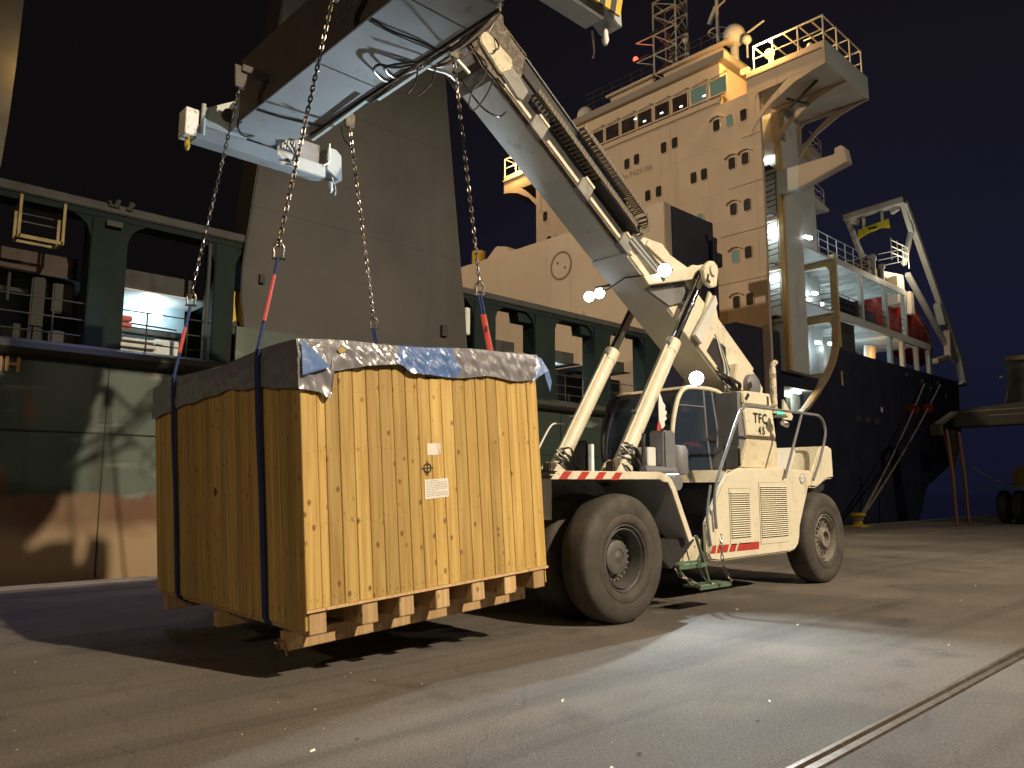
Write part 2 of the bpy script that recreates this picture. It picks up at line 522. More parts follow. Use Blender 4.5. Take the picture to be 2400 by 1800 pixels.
M['glassdark'] = mat('dark_window_glass', (0.055, 0.046, 0.042), 0.12, 0, (0.022, 0.020, 0.022), 3)
M['lifeboat'] = mat('lifeboat_red', (0.34, 0.030, 0.022), 0.35, 0, (0.32, 0.03, 0.025), 2)
M['rope'] = mat('mooring_rope', (0.24, 0.20, 0.155), 0.85, 0, (0.17, 0.14, 0.11), 25, bump=0.6, bscale=60)
M['cranegrey'] = mat('yard_crane_grey', (0.065, 0.058, 0.045), 0.6, 0, (0.05, 0.044, 0.034), 3)
M['blue'] = mat('blue_paint', (0.05, 0.11, 0.18), 0.5)
M['rust'] = mat('rust', (0.16, 0.07, 0.03), 0.8, 0, (0.24, 0.12, 0.06), 8)
M['rustwhite'] = mat('rusty_white_paint', (0.13, 0.13, 0.115), 0.6, 0, (0.09, 0.085, 0.07), 1.5, dirt=(0.14, 0.06, 0.03), dscale=1.0, dlo=0.52, dhi=0.62)
M['g_white'] = glow('lamp_white', (0.86, 0.95, 1.0), 14)
M['g_warm'] = glow('lamp_sodium', (1.0, 0.50, 0.07), 4.5)
M['g_soft'] = glow('lamp_soft_white', (0.92, 0.97, 1.0), 7)
M['g_red'] = glow('lamp_red', (1.0, 0.05, 0.03), 6)
M['g_green'] = glow('lamp_green', (0.10, 1.0, 0.45), 1.6)
M['g_pane'] = glow('lit_pane_green', (0.10, 0.22, 0.155), 0.42)

# cab glass: clear, slightly tinted
gm = bpy.data.materials.new('cab_glass')
gm.use_nodes = True
_b = gm.node_tree.nodes['Principled BSDF']
_b.inputs['Base Color'].default_value = (0.03, 0.045, 0.075, 1)
_b.inputs['Roughness'].default_value = 0.03
_b.inputs['Transmission Weight'].default_value = 0.0
_b.inputs['IOR'].default_value = 1.3
_b.inputs['Alpha'].default_value = 0.5
M['glass'] = gm

# ---------------------------------------------------------------- mesh helpers
class MB:
    def __init__(s):
        s.v, s.f = [], []
    def add(s, vs, fs):
        k = len(s.v)
        s.v += [tuple(v) for v in vs]
        s.f += [[k + i for i in f] for f in fs]
        return s
    def box(s, x0, x1, y0, y1, z0, z1):
        return s.add([(x0, y0, z0), (x1, y0, z0), (x1, y1, z0), (x0, y1, z0), (x0, y0, z1), (x1, y0, z1), (x1, y1, z1), (x0, y1, z1)],
                     [(0, 3, 2, 1), (4, 5, 6, 7), (0, 1, 5, 4), (1, 2, 6, 5), (2, 3, 7, 6), (3, 0, 4, 7)])
    def bar(s, p, q, w, h, up=(0, 0, 1)):
        p, q = Vector(p), Vector(q)
        d = (q - p).normalized()
        a = d.cross(Vector(up))
        if a.length < 1e-4:
            a = d.cross(Vector((1, 0, 0)))
        a.normalize()
        b = a.cross(d)
        vs = []
        for c in (p, q):
            for i, j in ((-1, -1), (1, -1), (1, 1), (-1, 1)):
                vs.append(c + a * (w / 2 * i) + b * (h / 2 * j))
        return s.add(vs, [(0, 1, 2, 3), (7, 6, 5, 4), (0, 4, 5, 1), (1, 5, 6, 2), (2, 6, 7, 3), (3, 7, 4, 0)])
    def tube(s, pts, r, n=8, closed=False):
        pts = [Vector(p) for p in pts]
        N = len(pts)
        rings = []
        prev = None
        for i, p in enumerate(pts):
            if closed:
                d = pts[(i + 1) % N] - pts[i - 1]
            else:
                d = pts[min(i + 1, N - 1)] - pts[max(i - 1, 0)]
            d.normalize()
            if prev is None:
                a = d.cross(Vector((0, 0, 1)))
                if a.length < 1e-3:
                    a = d.cross(Vector((1, 0, 0)))
            else:
                a = prev - d * prev.dot(d)
            a.normalize()
            prev = a
            b = d.cross(a)
            rr = r[i] if isinstance(r, (list, tuple)) else r
            rings.append([p + a * (rr * math.cos(2 * math.pi * k / n)) + b * (rr * math.sin(2 * math.pi * k / n)) for k in range(n)])
        vs = [v for ring in rings for v in ring]
        fs = []
        for i in range(N if closed else N - 1):
            j = (i + 1) % N
            for k in range(n):
                fs.append((i * n + k, i * n + (k + 1) % n, j * n + (k + 1) % n, j * n + k))
        if not closed:
            fs.append(tuple(range(n))[::-1])
            fs.append(tuple((N - 1) * n + k for k in range(n)))
        return s.add(vs, fs)
    def cyl(s, p, q, r0, r1=None, n=16):
        return s.tube([p, q], [r0, r0 if r1 is None else r1], n)
    def prism(s, pts, axis, a, b):
        """polygon in the plane across `axis`, extruded from a to b (pts in the order of the two other axes)"""
        def P(p, t):
            return {'x': (t, p[0], p[1]), 'y': (p[0], t, p[1]), 'z': (p[0], p[1], t)}[axis]
        n = len(pts)
        vs = [P(p, a) for p in pts] + [P(p, b) for p in pts]
        fs = [tuple(range(n)), tuple(range(2 * n - 1, n - 1, -1))]
        fs += [(i, n + i, n + (i + 1) % n, (i + 1) % n) for i in range(n)]
        return s.add(vs, fs)
    def rev(s, prof, c, axis='y', n=32, a0=0.0, a1=2 * math.pi):
        """profile [(radius, offset along axis)] turned about the axis through c"""
        full = abs(a1 - a0 - 2 * math.pi) < 1e-6
        m = n if full else n + 1
        vs = []
        for r, t in prof:
            for k in range(m):
                a = a0 + (a1 - a0) * k / n
                u, w = r * math.cos(a), r * math.sin(a)
                vs.append({'x': (c[0] + t, c[1] + u, c[2] + w), 'y': (c[0] + u, c[1] + t, c[2] + w), 'z': (c[0] + u, c[1] + w, c[2] + t)}[axis])
        fs = []
        for i in range(len(prof) - 1):
            for k in range(n):
                fs.append((i * m + k, i * m + (k + 1) % m, (i + 1) * m + (k + 1) % m, (i + 1) * m + k))
        return s.add(vs, fs)
    def ball(s, c, rx, ry=None, rz=None, n=14, rot=None):
        ry = rx if ry is None else ry
        rz = rx if rz is None else rz
        vs, fs = [], []
        h = n // 2
        for i in range(h + 1):
            ph = math.pi * i / h
            for k in range(n):
                th = 2 * math.pi * k / n
                p = Vector((rx * math.sin(ph) * math.cos(th), ry * math.sin(ph) * math.sin(th), rz * math.cos(ph)))
                if rot is not None:
                    p = rot @ p
                vs.append(p + Vector(c))
        for i in range(h):
            for k in range(n):
                fs.append((i * n + k, i * n + (k + 1) % n, (i + 1) * n + (k + 1) % n, (i + 1) * n + k))
        return s.add(vs, fs)
    def build(s, name, m, parent=None, smooth=False, bevel=0.0, kind=None, label=None, mesh_only=False):
        off = Vector(OFF.get(parent.name, (0, 0, 0))) if parent is not None else Vector((0, 0, 0))
        bm = bmesh.new()
        vs = [bm.verts.new(Vector(v) - off) for v in s.v]
        for f in s.f:
            try:
                bm.faces.new([vs[i] for i in f])
            except ValueError:
                pass
        bmesh.ops.remove_doubles(bm, verts=bm.verts, dist=1e-5)
        bmesh.ops.recalc_face_normals(bm, faces=bm.faces)
        if bevel:
            es = [e for e in bm.edges if len(e.link_faces) == 2 and e.calc_face_angle(0) > 0.6]
            bmesh.ops.bevel(bm, geom=es, offset=bevel, segments=2, affect='EDGES', clamp_overlap=True)
        if smooth:
            for f in bm.faces:
                f.smooth = True
            for e in bm.edges:
                if len(e.link_faces) == 2 and e.calc_face_angle(0) > 0.7:
                    e.smooth = False
        me = bpy.data.meshes.new(name)
        bm.to_mesh(me)
        bm.free()
        me.materials.append(M[m] if isinstance(m, str) else m)
        if mesh_only:
            return me
        o = bpy.data.objects.new(name, me)
        C.objects.link(o)
        if parent is not None:
            o.parent = parent
            OFF[o.name] = tuple(off)
        if kind:
            o['kind'] = kind
        if label:
            o['label'] = label
        return o

OFF = {}
def tag(o, label, cat, group=None):
    o['label'] = label
    o['category'] = cat
    if group:
        o['group'] = group
    return o
def thing(name, label, cat, loc=(0, 0, 0), group=None, local=False, rot=None):
    o = bpy.data.objects.new(name, None)
    C.objects.link(o)
    o.empty_display_size = 0.2
    o.location = loc
    if rot is not None:
        o.rotation_euler = rot
    OFF[o.name] = (0, 0, 0) if local else tuple(loc)
    return tag(o, label, cat, group)
def place(name, me, parent, loc, rot=(0, 0, 0)):
    o = bpy.data.objects.new(name, me)
    C.objects.link(o)
    o.parent = parent
    o.location = Vector(loc)
    o.rotation_euler = rot
    OFF[o.name] = OFF.get(parent.name, (0, 0, 0))
    return o
def text(name, s, m, parent, loc, rot, size, align='CENTER', ext=0.002, off_=0.0, space=1.0):
    cu = bpy.data.curves.new(name, 'FONT')
    cu.body = s
    cu.size = size
    cu.extrude = ext
    cu.align_x = align
    cu.align_y = 'CENTER'
    if off_:
        cu.offset = off_
    cu.space_character = space
    t_ = bpy.data.objects.new(name, cu)
    C.objects.link(t_)
    bpy.context.view_layer.update()
    me = bpy.data.meshes.new_from_object(t_.evaluated_get(bpy.context.evaluated_depsgraph_get()))
    bpy.data.objects.remove(t_)
    me.materials.clear()
    me.materials.append(M[m] if isinstance(m, str) else m)
    o = bpy.data.objects.new(name, me)
    C.objects.link(o)
    o.parent = parent
    o.location = Vector(loc) - Vector(OFF.get(parent.name, (0, 0, 0)))
    o.rotation_euler = rot
    return o
def arc(p0, p1, p2, n=6):
    """quadratic curve"""
    p0, p1, p2 = Vector(p0), Vector(p1), Vector(p2)
    return [p0 * (1 - t) ** 2 + p1 * (2 * t * (1 - t)) + p2 * t * t for t in [i / n for i in range(n + 1)]]
def smoothpts(pts, n=5):
    """Catmull-Rom through the points"""
    P = [Vector(p) for p in pts]
    out = []
    for i in range(len(P) - 1):
        a, b, c, d = P[max(i - 1, 0)], P[i], P[i + 1], P[min(i + 2, len(P) - 1)]
        for k in range(n):
            t = k / n
            out.append(0.5 * ((2 * b) + (c - a) * t + (2 * a - 5 * b + 4 * c - d) * t * t + (3 * b - a - 3 * c + d) * t ** 3))
    out.append(P[-1])
    return out

# ---------------------------------------------------------------- quay, rail, water
g = MB()
g.box(-150, 260, -160, 2.28, -0.6, 0)
g.box(-150, 260, 2.44, 15.55, -0.6, 0)
g.box(-150, 260, 2.28, 2.44, -0.6, -0.06)
g.build('quay', 'asphalt', kind='structure')
MB().box(-150, 260, 15.55, 16.1, -4, 0.012).build('quay_edge', 'concrete', kind='structure', bevel=0.01)
rl = MB()
rl.box(-150, 260, 2.30, 2.355, -0.06, 0.008)
rl.box(-150, 260, 2.405, 2.438, -0.06, 0.004)
rl.build('crane_rail', 'rail', kind='structure')
MB().add([(-700, 16, -2.0), (900, 16, -2.0), (900, 1500, -2.0), (-700, 1500, -2.0)], [(0, 1, 2, 3)]).build('water', 'water', kind='structure')
# loose grit and chips scattered over the asphalt
gr = MB()
for i in range(900):
    x, y = rnd.uniform(-1, 20), rnd.uniform(0.2, 13)
    r = rnd.choice((0.004, 0.005, 0.007, 0.009))
    a = rnd.uniform(0, 6.28)
    gr.add([(x + r * math.cos(a + k * 2.1) * rnd.uniform(.7, 1.5), y + r * math.sin(a + k * 2.1) * rnd.uniform(.7, 1.5), 0.0005) for k in range(3)]
           + [(x, y, r * 0.9)], [(0, 1, 3), (1, 2, 3), (2, 0, 3), (0, 2, 1)])
gr.build('gravel', mat('grit', (0.30, 0.27, 0.23), 0.8, 0, (0.62, 0.58, 0.52), 40), kind='stuff')
# ---------------------------------------------------------------- the crate hanging in its slings
CP = Vector((3.443, 6.199, 0.467))
CR = Euler((-0.0045, -0.07, -0.037), 'XYZ')
CM = Matrix.Translation(CP) @ CR.to_matrix().to_4x4()
CW, CL, CH = 2.904, 4.10, 2.52
crate = thing('wooden_crate', 'large pine board crate hanging just above the quay in blue slings', 'crate', CP, local=True, rot=CR)

def board(w, h, t, ch=0.006):
    """one board: width along x, height along z, outer face at y=0 with chamfered long edges"""
    m = MB()
    m.prism([(0.0, t), (0.0, ch), (ch, 0.0), (w - ch, 0.0), (w, ch), (w, t)], 'z', 0, h)
    return m
joints = [0.0, 0.157, 0.241, 0.381, 0.529, 0.674, 0.817, 0.969, 1.116, 1.258, 1.403, 1.547, 1.697, 1.856, 2.001, 2.150, 2.291, 2.442, 2.584, 2.742, 2.900]
for i in range(len(joints) - 1):
    w = joints[i + 1] - joints[i] - 0.0045
    me = board(w, CH - 0.178 + rnd.uniform(-.004, .002), 0.024).build('plank', 'plank', mesh_only=True)
    place('plank', me, crate, (joints[i], rnd.uniform(-.0025, .0025), 0.176))
    me2 = me if rnd.random() < 2 else None
    place('plank', me2, crate, (CW - joints[i], CL, 0.176), (0, 0, math.pi))
x = 0.026
side_me = {}
while x < CL - 0.03:
    w = min(rnd.choice((0.132, 0.140, 0.146, 0.152)), CL - 0.03 - x)
    if w < 0.05:
        break
    key = round(w, 3)
    if key not in side_me:
        side_me[key] = board(w - 0.0045, CH, 0.024).build('plank', 'plank', mesh_only=True)
    dz = rnd.choice((0, 0, -.004, .005, -.010))
    # left side faces -x, right side faces +x
    place('plank', side_me[key], crate, (rnd.uniform(-.003, .002), x + w, dz), (0, 0, -math.pi / 2))
    place('plank', side_me[key], crate, (CW + rnd.uniform(-.002, .003), x, dz), (0, 0, math.pi / 2))
    x += w
MB().box(-0.002, CW + 0.002, -0.012, 0.016, 0.146, 0.173).build('bottom_batten', 'timber', crate)
MB().box(0.03, CW - 0.03, 0.03, CL - 0.03, 0.140, 0.172).build('floor_board', 'timber', crate)
MB().box(0.03, CW - 0.03, 0.03, CL - 0.03, CH - 0.03, CH - 0.002).build('lid', 'timber', crate)
rme = MB().box(-0.083, 0.083, 0.0, CL - 0.06, -0.05, 0.138).build('runner', 'timber', bevel=0.006, mesh_only=True)
for xc in (0.115, 0.626, 1.04, 1.46, 1.91, 2.367, 2.77):
    place('runner', rme, crate, (xc + rnd.uniform(-.008, .008), 0.012 + rnd.uniform(-.006, .008), 0))
sme = MB().box(-0.02, CW - 0.05, -0.08, 0.08, -0.215, -0.053).build('skid_beam', 'timber', bevel=0.006, mesh_only=True)
for yc in (0.42, 2.05, 3.7):
    place('skid_beam', sme, crate, (0, yc, 0))
# splintered end of the front skid
sp = MB()
for k in range(16):
    a, b2 = rnd.uniform(-.03, .12), rnd.uniform(.32, .5)
    p = Vector((a, b2, rnd.uniform(-.21, -.10)))
    q = p + Vector((rnd.uniform(-.14, .05), rnd.uniform(-.07, .03), rnd.uniform(-.06, .03)))
    sp.bar(p, q, rnd.uniform(.006, .016), rnd.uniform(.004, .01))
sp.build('splinters', 'timber', crate, kind='stuff')
# papers and stencilled centre marks
pm = MB()
pm.add([(1.342, -.0045, 1.578), (1.342, -.0045, 1.462), (1.482, -.0045, 1.460), (1.462, -.006, 1.535), (1.445, -.012, 1.580)], [(0, 1, 2, 3, 4)])
pm.add([(1.444, -.013, 1.580), (1.463, -.007, 1.535), (1.484, -.0048, 1.461), (1.500, -.016, 1.47), (1.497, -.022, 1.575)], [(0, 1, 2, 3, 4)])
pm.build('paper_label', 'paper', crate, label='small torn paper label with a curled corner')
MB().prism([(1.291, 1.028), (1.583, 1.034), (1.584, 1.221), (1.294, 1.222)], 'y', -0.0052, -0.0040).build('paper_label', 'paper', crate, label='large printed paper label below the centre mark')
pr = MB()
for k in range(10):
    z = 1.205 - k * 0.0165
    x0 = 1.31
    while x0 < 1.56:
        w = rnd.uniform(.01, .05)
        if k not in (0, 6) or x0 < 1.42:
            pr.box(x0, min(x0 + w, 1.572), -.0058, -.0054, z - .0030, z + .0030)
        x0 += w + rnd.uniform(.004, .012)
for k in range(4):
    pr.box(1.352, 1.352 + rnd.uniform(.05, .085), -.0054, -.0050, 1.558 - k * .024, 1.563 - k * .024)
pr.build('print', 'greyink', crate)
def centre_mark(name, cx, cz, r, face):
    m = MB()
    t = 0.0075
    for k in range(28):
        a0, a1 = 2 * math.pi * k / 28, 2 * math.pi * (k + 1) / 28
        if k % 7 == 6:
            continue
        m.add([(cx + rr * math.cos(a), -0.0046, cz + rr * math.sin(a)) for a, rr in ((a0, r - t), (a1, r - t), (a1, r + t), (a0, r + t))], [(0, 1, 2, 3)])
    m.box(cx - r * 1.65, cx + r * 1.65, -.0050, -.0042, cz - t * .7, cz + t * .7)
    m.box(cx - t * .7, cx + t * .7, -.0056, -.0048, cz - r * 1.75, cz + r * 1.75)
    if face == 'L':
        m.v = [(v[1] + 0.0005, v[0], v[2]) for v in m.v]
    return m.build(name, 'ink', crate)
centre_mark('centre_mark', 1.336, 1.334, 0.043, 'F')
centre_mark('centre_mark', 2.056, 1.20, 0.033, 'L')
nl = MB()
for i in range(len(joints) - 1):
    for z in (0.23, 0.25, 0.9, 1.55, 2.1):
        for q in (.25, .7):
            cx = joints[i] + (joints[i + 1] - joints[i]) * q + rnd.uniform(-.012, .012)
            cz = z + rnd.uniform(-.03, .03)
            nl.add([(cx + .0042 * math.cos(k * 1.047), -.0035, cz + .0042 * math.sin(k * 1.047)) for k in range(6)], [tuple(range(6))])
nl.build('nail_head', 'darksteel', crate, kind='stuff')
MB().box(1.363, 1.511, -0.0055, -0.0035, 2.232, 2.250).build('stencil', 'ink', crate)

# ---------------------------------------------------------------- plastic sheet over the top of the crate
sheet = thing('plastic_sheet', 'crumpled clear plastic sheet covering the top of the crate, its edge hanging loose', 'plastic sheet', CP, local=True, rot=CR)
def interp(tab, x):
    for (a, fa), (b, fb) in zip(tab, tab[1:]):
        if x <= b:
            t = (x - a) / (b - a)
            t = t * t * (3 - 2 * t)
            return fa + (fb - fa) * max(0, t)
    return tab[-1][1]
FT = [(0, 2.10), (.16, 2.085), (.25, 2.03), (.285, 2.06), (.315, 2.283), (.53, 2.315), (.68, 2.338), (1.02, 2.346), (1.18, 2.262), (1.70, 2.25), (2.16, 2.285), (2.58, 2.22), (2.78, 2.232), (2.87, 2.29), (2.904, 2.33)]
LT = [(0, 2.11), (.8, 2.20), (1.56, 2.252), (2.65, 2.221), (4.1, 2.145)]
def crease(a, b):
    return (math.sin(a * 17 + 3 * math.sin(b * 5)) * .006 + math.sin(a * 41 + b * 23 + 2 * math.sin(a * 7)) * .004 + math.sin(b * 33 - a * 11) * .003)
NU, NV = 120, 12
ZT = 2.555
vs, fs = [], []
def skirt(n, side):
    base = len(vs)
    for i in range(n + 1):
        s = i / n
        for j in range(NV + 1):
            t = j / NV
            if side == 'F':
                x = -.03 + s * (CW + .05)
                zb = interp(FT, x)
                z = ZT + .012 * math.sin(x * 4) * (1 - t) + (zb - ZT - .012 * math.sin(x * 4)) * t
                out = .014 + .012 * t + abs(crease(x, z)) * 2.2 * min(1, 3 * t) + (.018 * math.exp(-((x - .27) / .05) ** 2) * t) + .03 * t * t * max(0, math.sin(x * 2.6 - 1))
                vs.append((x, -out, z))
            elif side == 'L':
                y = -.022 + s * (CL + .03)
                zb = interp(LT, y) + .01 * math.sin(y * 9)
                z = ZT + .02 * math.sin(y * 2.5) + (zb - ZT - .02 * math.sin(y * 2.5)) * t
                vs.append((-(.014 + .012 * t + abs(crease(y, z)) * 1.4 * min(1, 3 * t)), y, z))
            elif side == 'R':
                y = s * CL
                z = ZT + (2.26 + .05 * math.sin(y * 3) - ZT) * t
                vs.append((CW + .014 + .012 * t + abs(crease(y, z)) * 1.6 * t, y, z))
            else:
                x = s * CW
                z = ZT + (2.25 + .04 * math.sin(x * 4) - ZT) * t
                vs.append((x, CL + .014 + .012 * t, z))
    for i in range(n):
        for j in range(NV):
            a = base + i * (NV + 1) + j
            fs.append((a, a + 1, a + NV + 2, a + NV + 1))
for sd, n in (('F', 150), ('L', 110), ('R', 60), ('B', 40)):
    skirt(n, sd)
base = len(vs)
NX, NY = 30, 40
for i in range(NX + 1):
    for j in range(NY + 1):
        x, y = CW * i / NX, CL * j / NY
        ed = min(i, NX - i, j, NY - j)
        z = ZT + (0.0 if ed == 0 else .012 + .03 * math.sin(x * 1.1) * math.sin(y * .77) + abs(crease(x, y)) * 1.5)
        if ed == 0:
            if j == 0:
                z += .012 * math.sin(x * 4)
            if i == 0:
                z += .02 * math.sin(y * 2.5)
        vs.append((x - (.014 if i == 0 else -.014 if i == NX else 0), y - (.014 if j == 0 else -.014 if j == NY else 0), z))
for i in range(NX):
    for j in range(NY):
        a = base + i * (NY + 1) + j
        fs.append((a, a + 1, a + NY + 2, a + NY + 1))
MB().add(vs, fs).build('cover', 'plastic', sheet, smooth=True)
# folded triangle at the near corner and the torn flap at the far end
MB().add([(0.002, -.050, 2.545), (0.0, -.062, 2.22), (.262, -.082, 2.30), (.14, -.088, 2.42), (.10, -.078, 2.27)], [(0, 4, 3), (0, 1, 4), (1, 2, 4), (4, 2, 3)]).build('corner_fold', 'plasticblue', sheet, label='blue folded corner')
fl = MB()
P = [(2.90, -.02, 2.53), (2.955, -.05, 2.50), (2.86, -.055, 2.27), (2.955, -.09, 2.33), (3.03, -.08, 2.36), (3.10, -.05, 2.24), (3.075, -.04, 2.12), (2.98, -.07, 2.29), (2.80, -.045, 2.225)]
fl.add(P, [(0, 2, 1), (1, 2, 3), (1, 3, 4), (4, 3, 7), (4, 7, 5), (5, 7, 6), (0, 8, 2)])
fl.add([(p[0], p[1] + .004, p[2]) for p in P], [(0, 1, 2), (1, 3, 2), (1, 4, 3), (4, 7, 3), (4, 5, 7), (5, 6, 7), (0, 2, 8)])
fl.build('torn_flap', 'plasticblue', sheet, label='pale blue torn flap')
MB().add([(.36, -.0405, 2.47), (.40, -.043, 2.50), (.455, -.042, 2.48), (.44, -.0405, 2.455), (.385, -.041, 2.435)], [(0, 1, 2, 3, 4)]).build('tear', 'plank', sheet)

# ---------------------------------------------------------------- spreader hanging under the boom head
spr = thing('container_spreader', 'grey telescopic container spreader hanging crosswise under the boom', 'spreader', (4.9, 8.3, 7.0))
ub = MB()
ub.box(4.435, 5.40, 5.9, 10.5, 7.06, 7.70)
ub.build('main_beam', 'spreader', spr, bevel=0.012)
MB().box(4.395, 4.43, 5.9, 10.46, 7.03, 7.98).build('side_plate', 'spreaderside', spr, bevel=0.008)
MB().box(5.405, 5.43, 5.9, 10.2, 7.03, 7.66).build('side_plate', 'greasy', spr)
tb = MB()
tb.box(4.52, 5.30, 10.6, 11.1, 7.12, 7.58)
tb.build('telescopic_arm', 'spreader', spr, bevel=0.01)
tb = MB()
tb.box(4.60, 5.40, 5.15, 5.9, 7.10, 7.58)
tb.build('telescopic_arm', 'spreader', spr, bevel=0.01)
# cross seams and cables on the underside
for y0, dy in ((9.95, -.16), (7.05, -.02)):
    m = MB()
    m.tube(smoothpts([(4.45, y0, 7.05), (4.75, y0 + dy * .3 + .02, 7.035), (5.1, y0 + dy * .6 - .02, 7.04), (5.42, y0 + dy, 7.05)], 6), 0.013, 6)
    m.tube(smoothpts([(4.45, y0 + .05, 7.052), (4.8, y0 + dy * .4 + .06, 7.04), (5.42, y0 + dy + .03, 7.05)], 6), 0.008, 6)
    m.build('cable', 'hose', spr)
MB().box(4.43, 5.39, 8.30, 8.315, 7.050, 7.056).build('weld_seam', 'greysteel', spr)
MB().box(4.43, 5.39, 6.45, 6.465, 7.050, 7.056).build('weld_seam', 'greysteel', spr)
def end_beam(y0, y1, sgn, white):
    # sgn: outward direction along y
    m = MB()
    m.box(4.02, 6.18, y0, y1, 6.86, 7.08)
    m.build('end_beam', 'spreader', spr, bevel=0.012)
    yo, yi = (y1, y0) if sgn > 0 else (y0, y1)
    w = MB()
    w.prism([(4.12, 7.08), (4.12, 7.36), (4.60, 7.66), (4.80, 7.66), (4.80, 7.08)], 'y', yi + sgn * .02, yi + sgn * .05)
    w.build('gusset_plate', 'spreaderwhite', spr, bevel=0.004)
    w = MB()
    w.prism([(6.06, 7.08), (6.06, 7.40), (5.70, 7.40), (5.20, 7.10), (5.20, 7.08)], 'y', yi + sgn * .02, yi + sgn * .05)
    w.build('gusset_plate', 'greysteel', spr, bevel=0.004)
    MB().cyl((4.115, yi + sgn * .01, 6.93), (4.115, yi + sgn * .01, 7.42), 0.035, n=14).build('corner_post', 'spreaderwhite', spr, smooth=True)
    k = MB()
    k.box(3.86, 4.05, min(yi, yo), max(yi, yo), 6.88, 7.30)
    k.build('corner_plate', 'white', spr, bevel=0.01)
    b = MB()
    for dx, dz in ((.03, .36), (.10, .37), (.12, .36), (.03, .26), (.03, .12), (.11, .10), (.02, .09), (.14, .10)):
        b.cyl((3.88 + dx, yi - sgn * .004, 6.88 + dz), (3.88 + dx, yi + sgn * .01, 6.88 + dz), .007, n=8)
    b.build('bolts', 'darksteel', spr, kind='stuff')
    k = MB()
    k.prism([(6.20, 7.02), (6.20, 7.42), (6.36, 7.42), (6.47, 7.34), (6.50, 6.90), (6.42, 6.90)], 'y', min(yi, yo), max(yi, yo))
    k.build('corner_plate', 'spreader', spr, bevel=0.01)
    # bent strip round the right-hand corner
    MB().tube(smoothpts([(6.22, yi - sgn * .03, 7.46), (6.20, yi - sgn * .06, 7.30), (6.21, yi - sgn * .05, 7.14), (6.12, yi - sgn * .02, 7.05)], 5), .014, 8).build('guide_strip', 'white', spr, smooth=True)
    for xx in (3.95, 6.36):
        t = MB()
        t.rev([(.0, -.20), (.022, -.19), (.045, -.13), (.036, -.07), (.03, 0)], (xx, (y0 + y1) / 2, 6.88), 'z', 10)
        t.build('twistlock', 'yellow' if xx < 5 else 'white', spr, smooth=True)
    MB().tube(smoothpts([(6.30, yi, 6.9), (6.34, yi - sgn * .02, 6.78), (6.36, yi - sgn * .03, 6.66), (6.34, yi - sgn * .03, 6.60)], 4), .011, 6).build('pointer', 'white', spr)
    m = MB()
    m.prism([(4.75, 7.33), (5.20, 7.12), (5.28, 7.33)], 'y', yi - sgn * .03, yi - sgn * .02)
    m.build('cover_plate', 'darksteel', spr)
    m = MB()
    m.box(5.36, 5.62, yi - .012, yi + .012, 7.12, 7.30)
    m.build('service_hole', 'darksteel', spr)
    m = MB()
    for q in range(5):
        m.bar((5.38 + q * .045, yi - sgn * .02, 7.13), (5.39 + q * .05, yi - sgn * .02, 7.28), .014, .012)
    m.tube(smoothpts([(5.38, yi - sgn * .03, 7.15), (5.47, yi - sgn * .05, 7.20), (5.56, yi - sgn * .03, 7.14)], 4), .012, 6)
    m.build('mechanism', 'white', spr)
    MB().rev([(.0, -.05), (.09, -.05), (.09, .05), (.075, .05), (.07, -.02), (0, -.02)], (4.47, yi - sgn * .02, 7.36), 'y', 18).build('eye_plate', 'darksteel', spr, smooth=True)
end_beam(11.05, 11.33, 1, True)
end_beam(5.02, 5.30, -1, False)
# striped guard on the near end
for k in range(7):
    m = MB()
    z0 = 6.96
    m.prism([(6.51 + .0, z0 + k * .0), (6.51, z0)], 'y', 0, 0) if False else None
    x0 = 5.72 + k * .09
    m.prism([(x0, 6.93), (x0 + .09, 6.93), (x0 + .15, 7.20), (x0 + .06, 7.20)], 'y', 4.93, 4.96)
    m.build('stripe', 'yellow' if k % 2 == 0 else 'ink', spr)
# lifting brackets with eyes for the four chains
LUG = {'nl': (3.94, 7.03, 7.0), 'nr': (5.63, 7.0, 7.0), 'fl': (4.01, 9.54, 7.0), 'fr': (5.69, 9.52, 7.0)}
for k, (x, y, z) in LUG.items():
    s = -1 if x < 4.9 else 1
    m = MB()
    m.prism([(x - .07, z + .03), (x + .07, z + .03), (x + .09, z + .34), (x - .09, z + .34)], 'y', y - .025, y + .025)
    m.box(min(x, 4.9 + s * .5) , max(x, 4.9 + s * .5), y - .06, y + .06, z + .26, z + .36)
    m.build('lifting_bracket', 'greasy' if s > 0 else 'spreaderside', spr, bevel=0.006)
# outlined panels on the dark flank
for yc, zc, h, w in ((7.62, 7.42, .30, .20), (7.26, 7.50, .34, .40)):
    m = MB()
    t = .022
    m.box(4.386, 4.394, yc - w / 2, yc + w / 2, zc - h / 2, zc - h / 2 + t)
    m.box(4.386, 4.394, yc - w / 2, yc + w / 2, zc + h / 2 - t, zc + h / 2)
    m.box(4.386, 4.394, yc - w / 2, yc - w / 2 + t, zc - h / 2 + t, zc + h / 2 - t)
    m.box(4.386, 4.394, yc + w / 2 - t, yc + w / 2, zc - h / 2 + t, zc + h / 2 - t)
    m.build('outline_marking', 'rustwhite', spr)
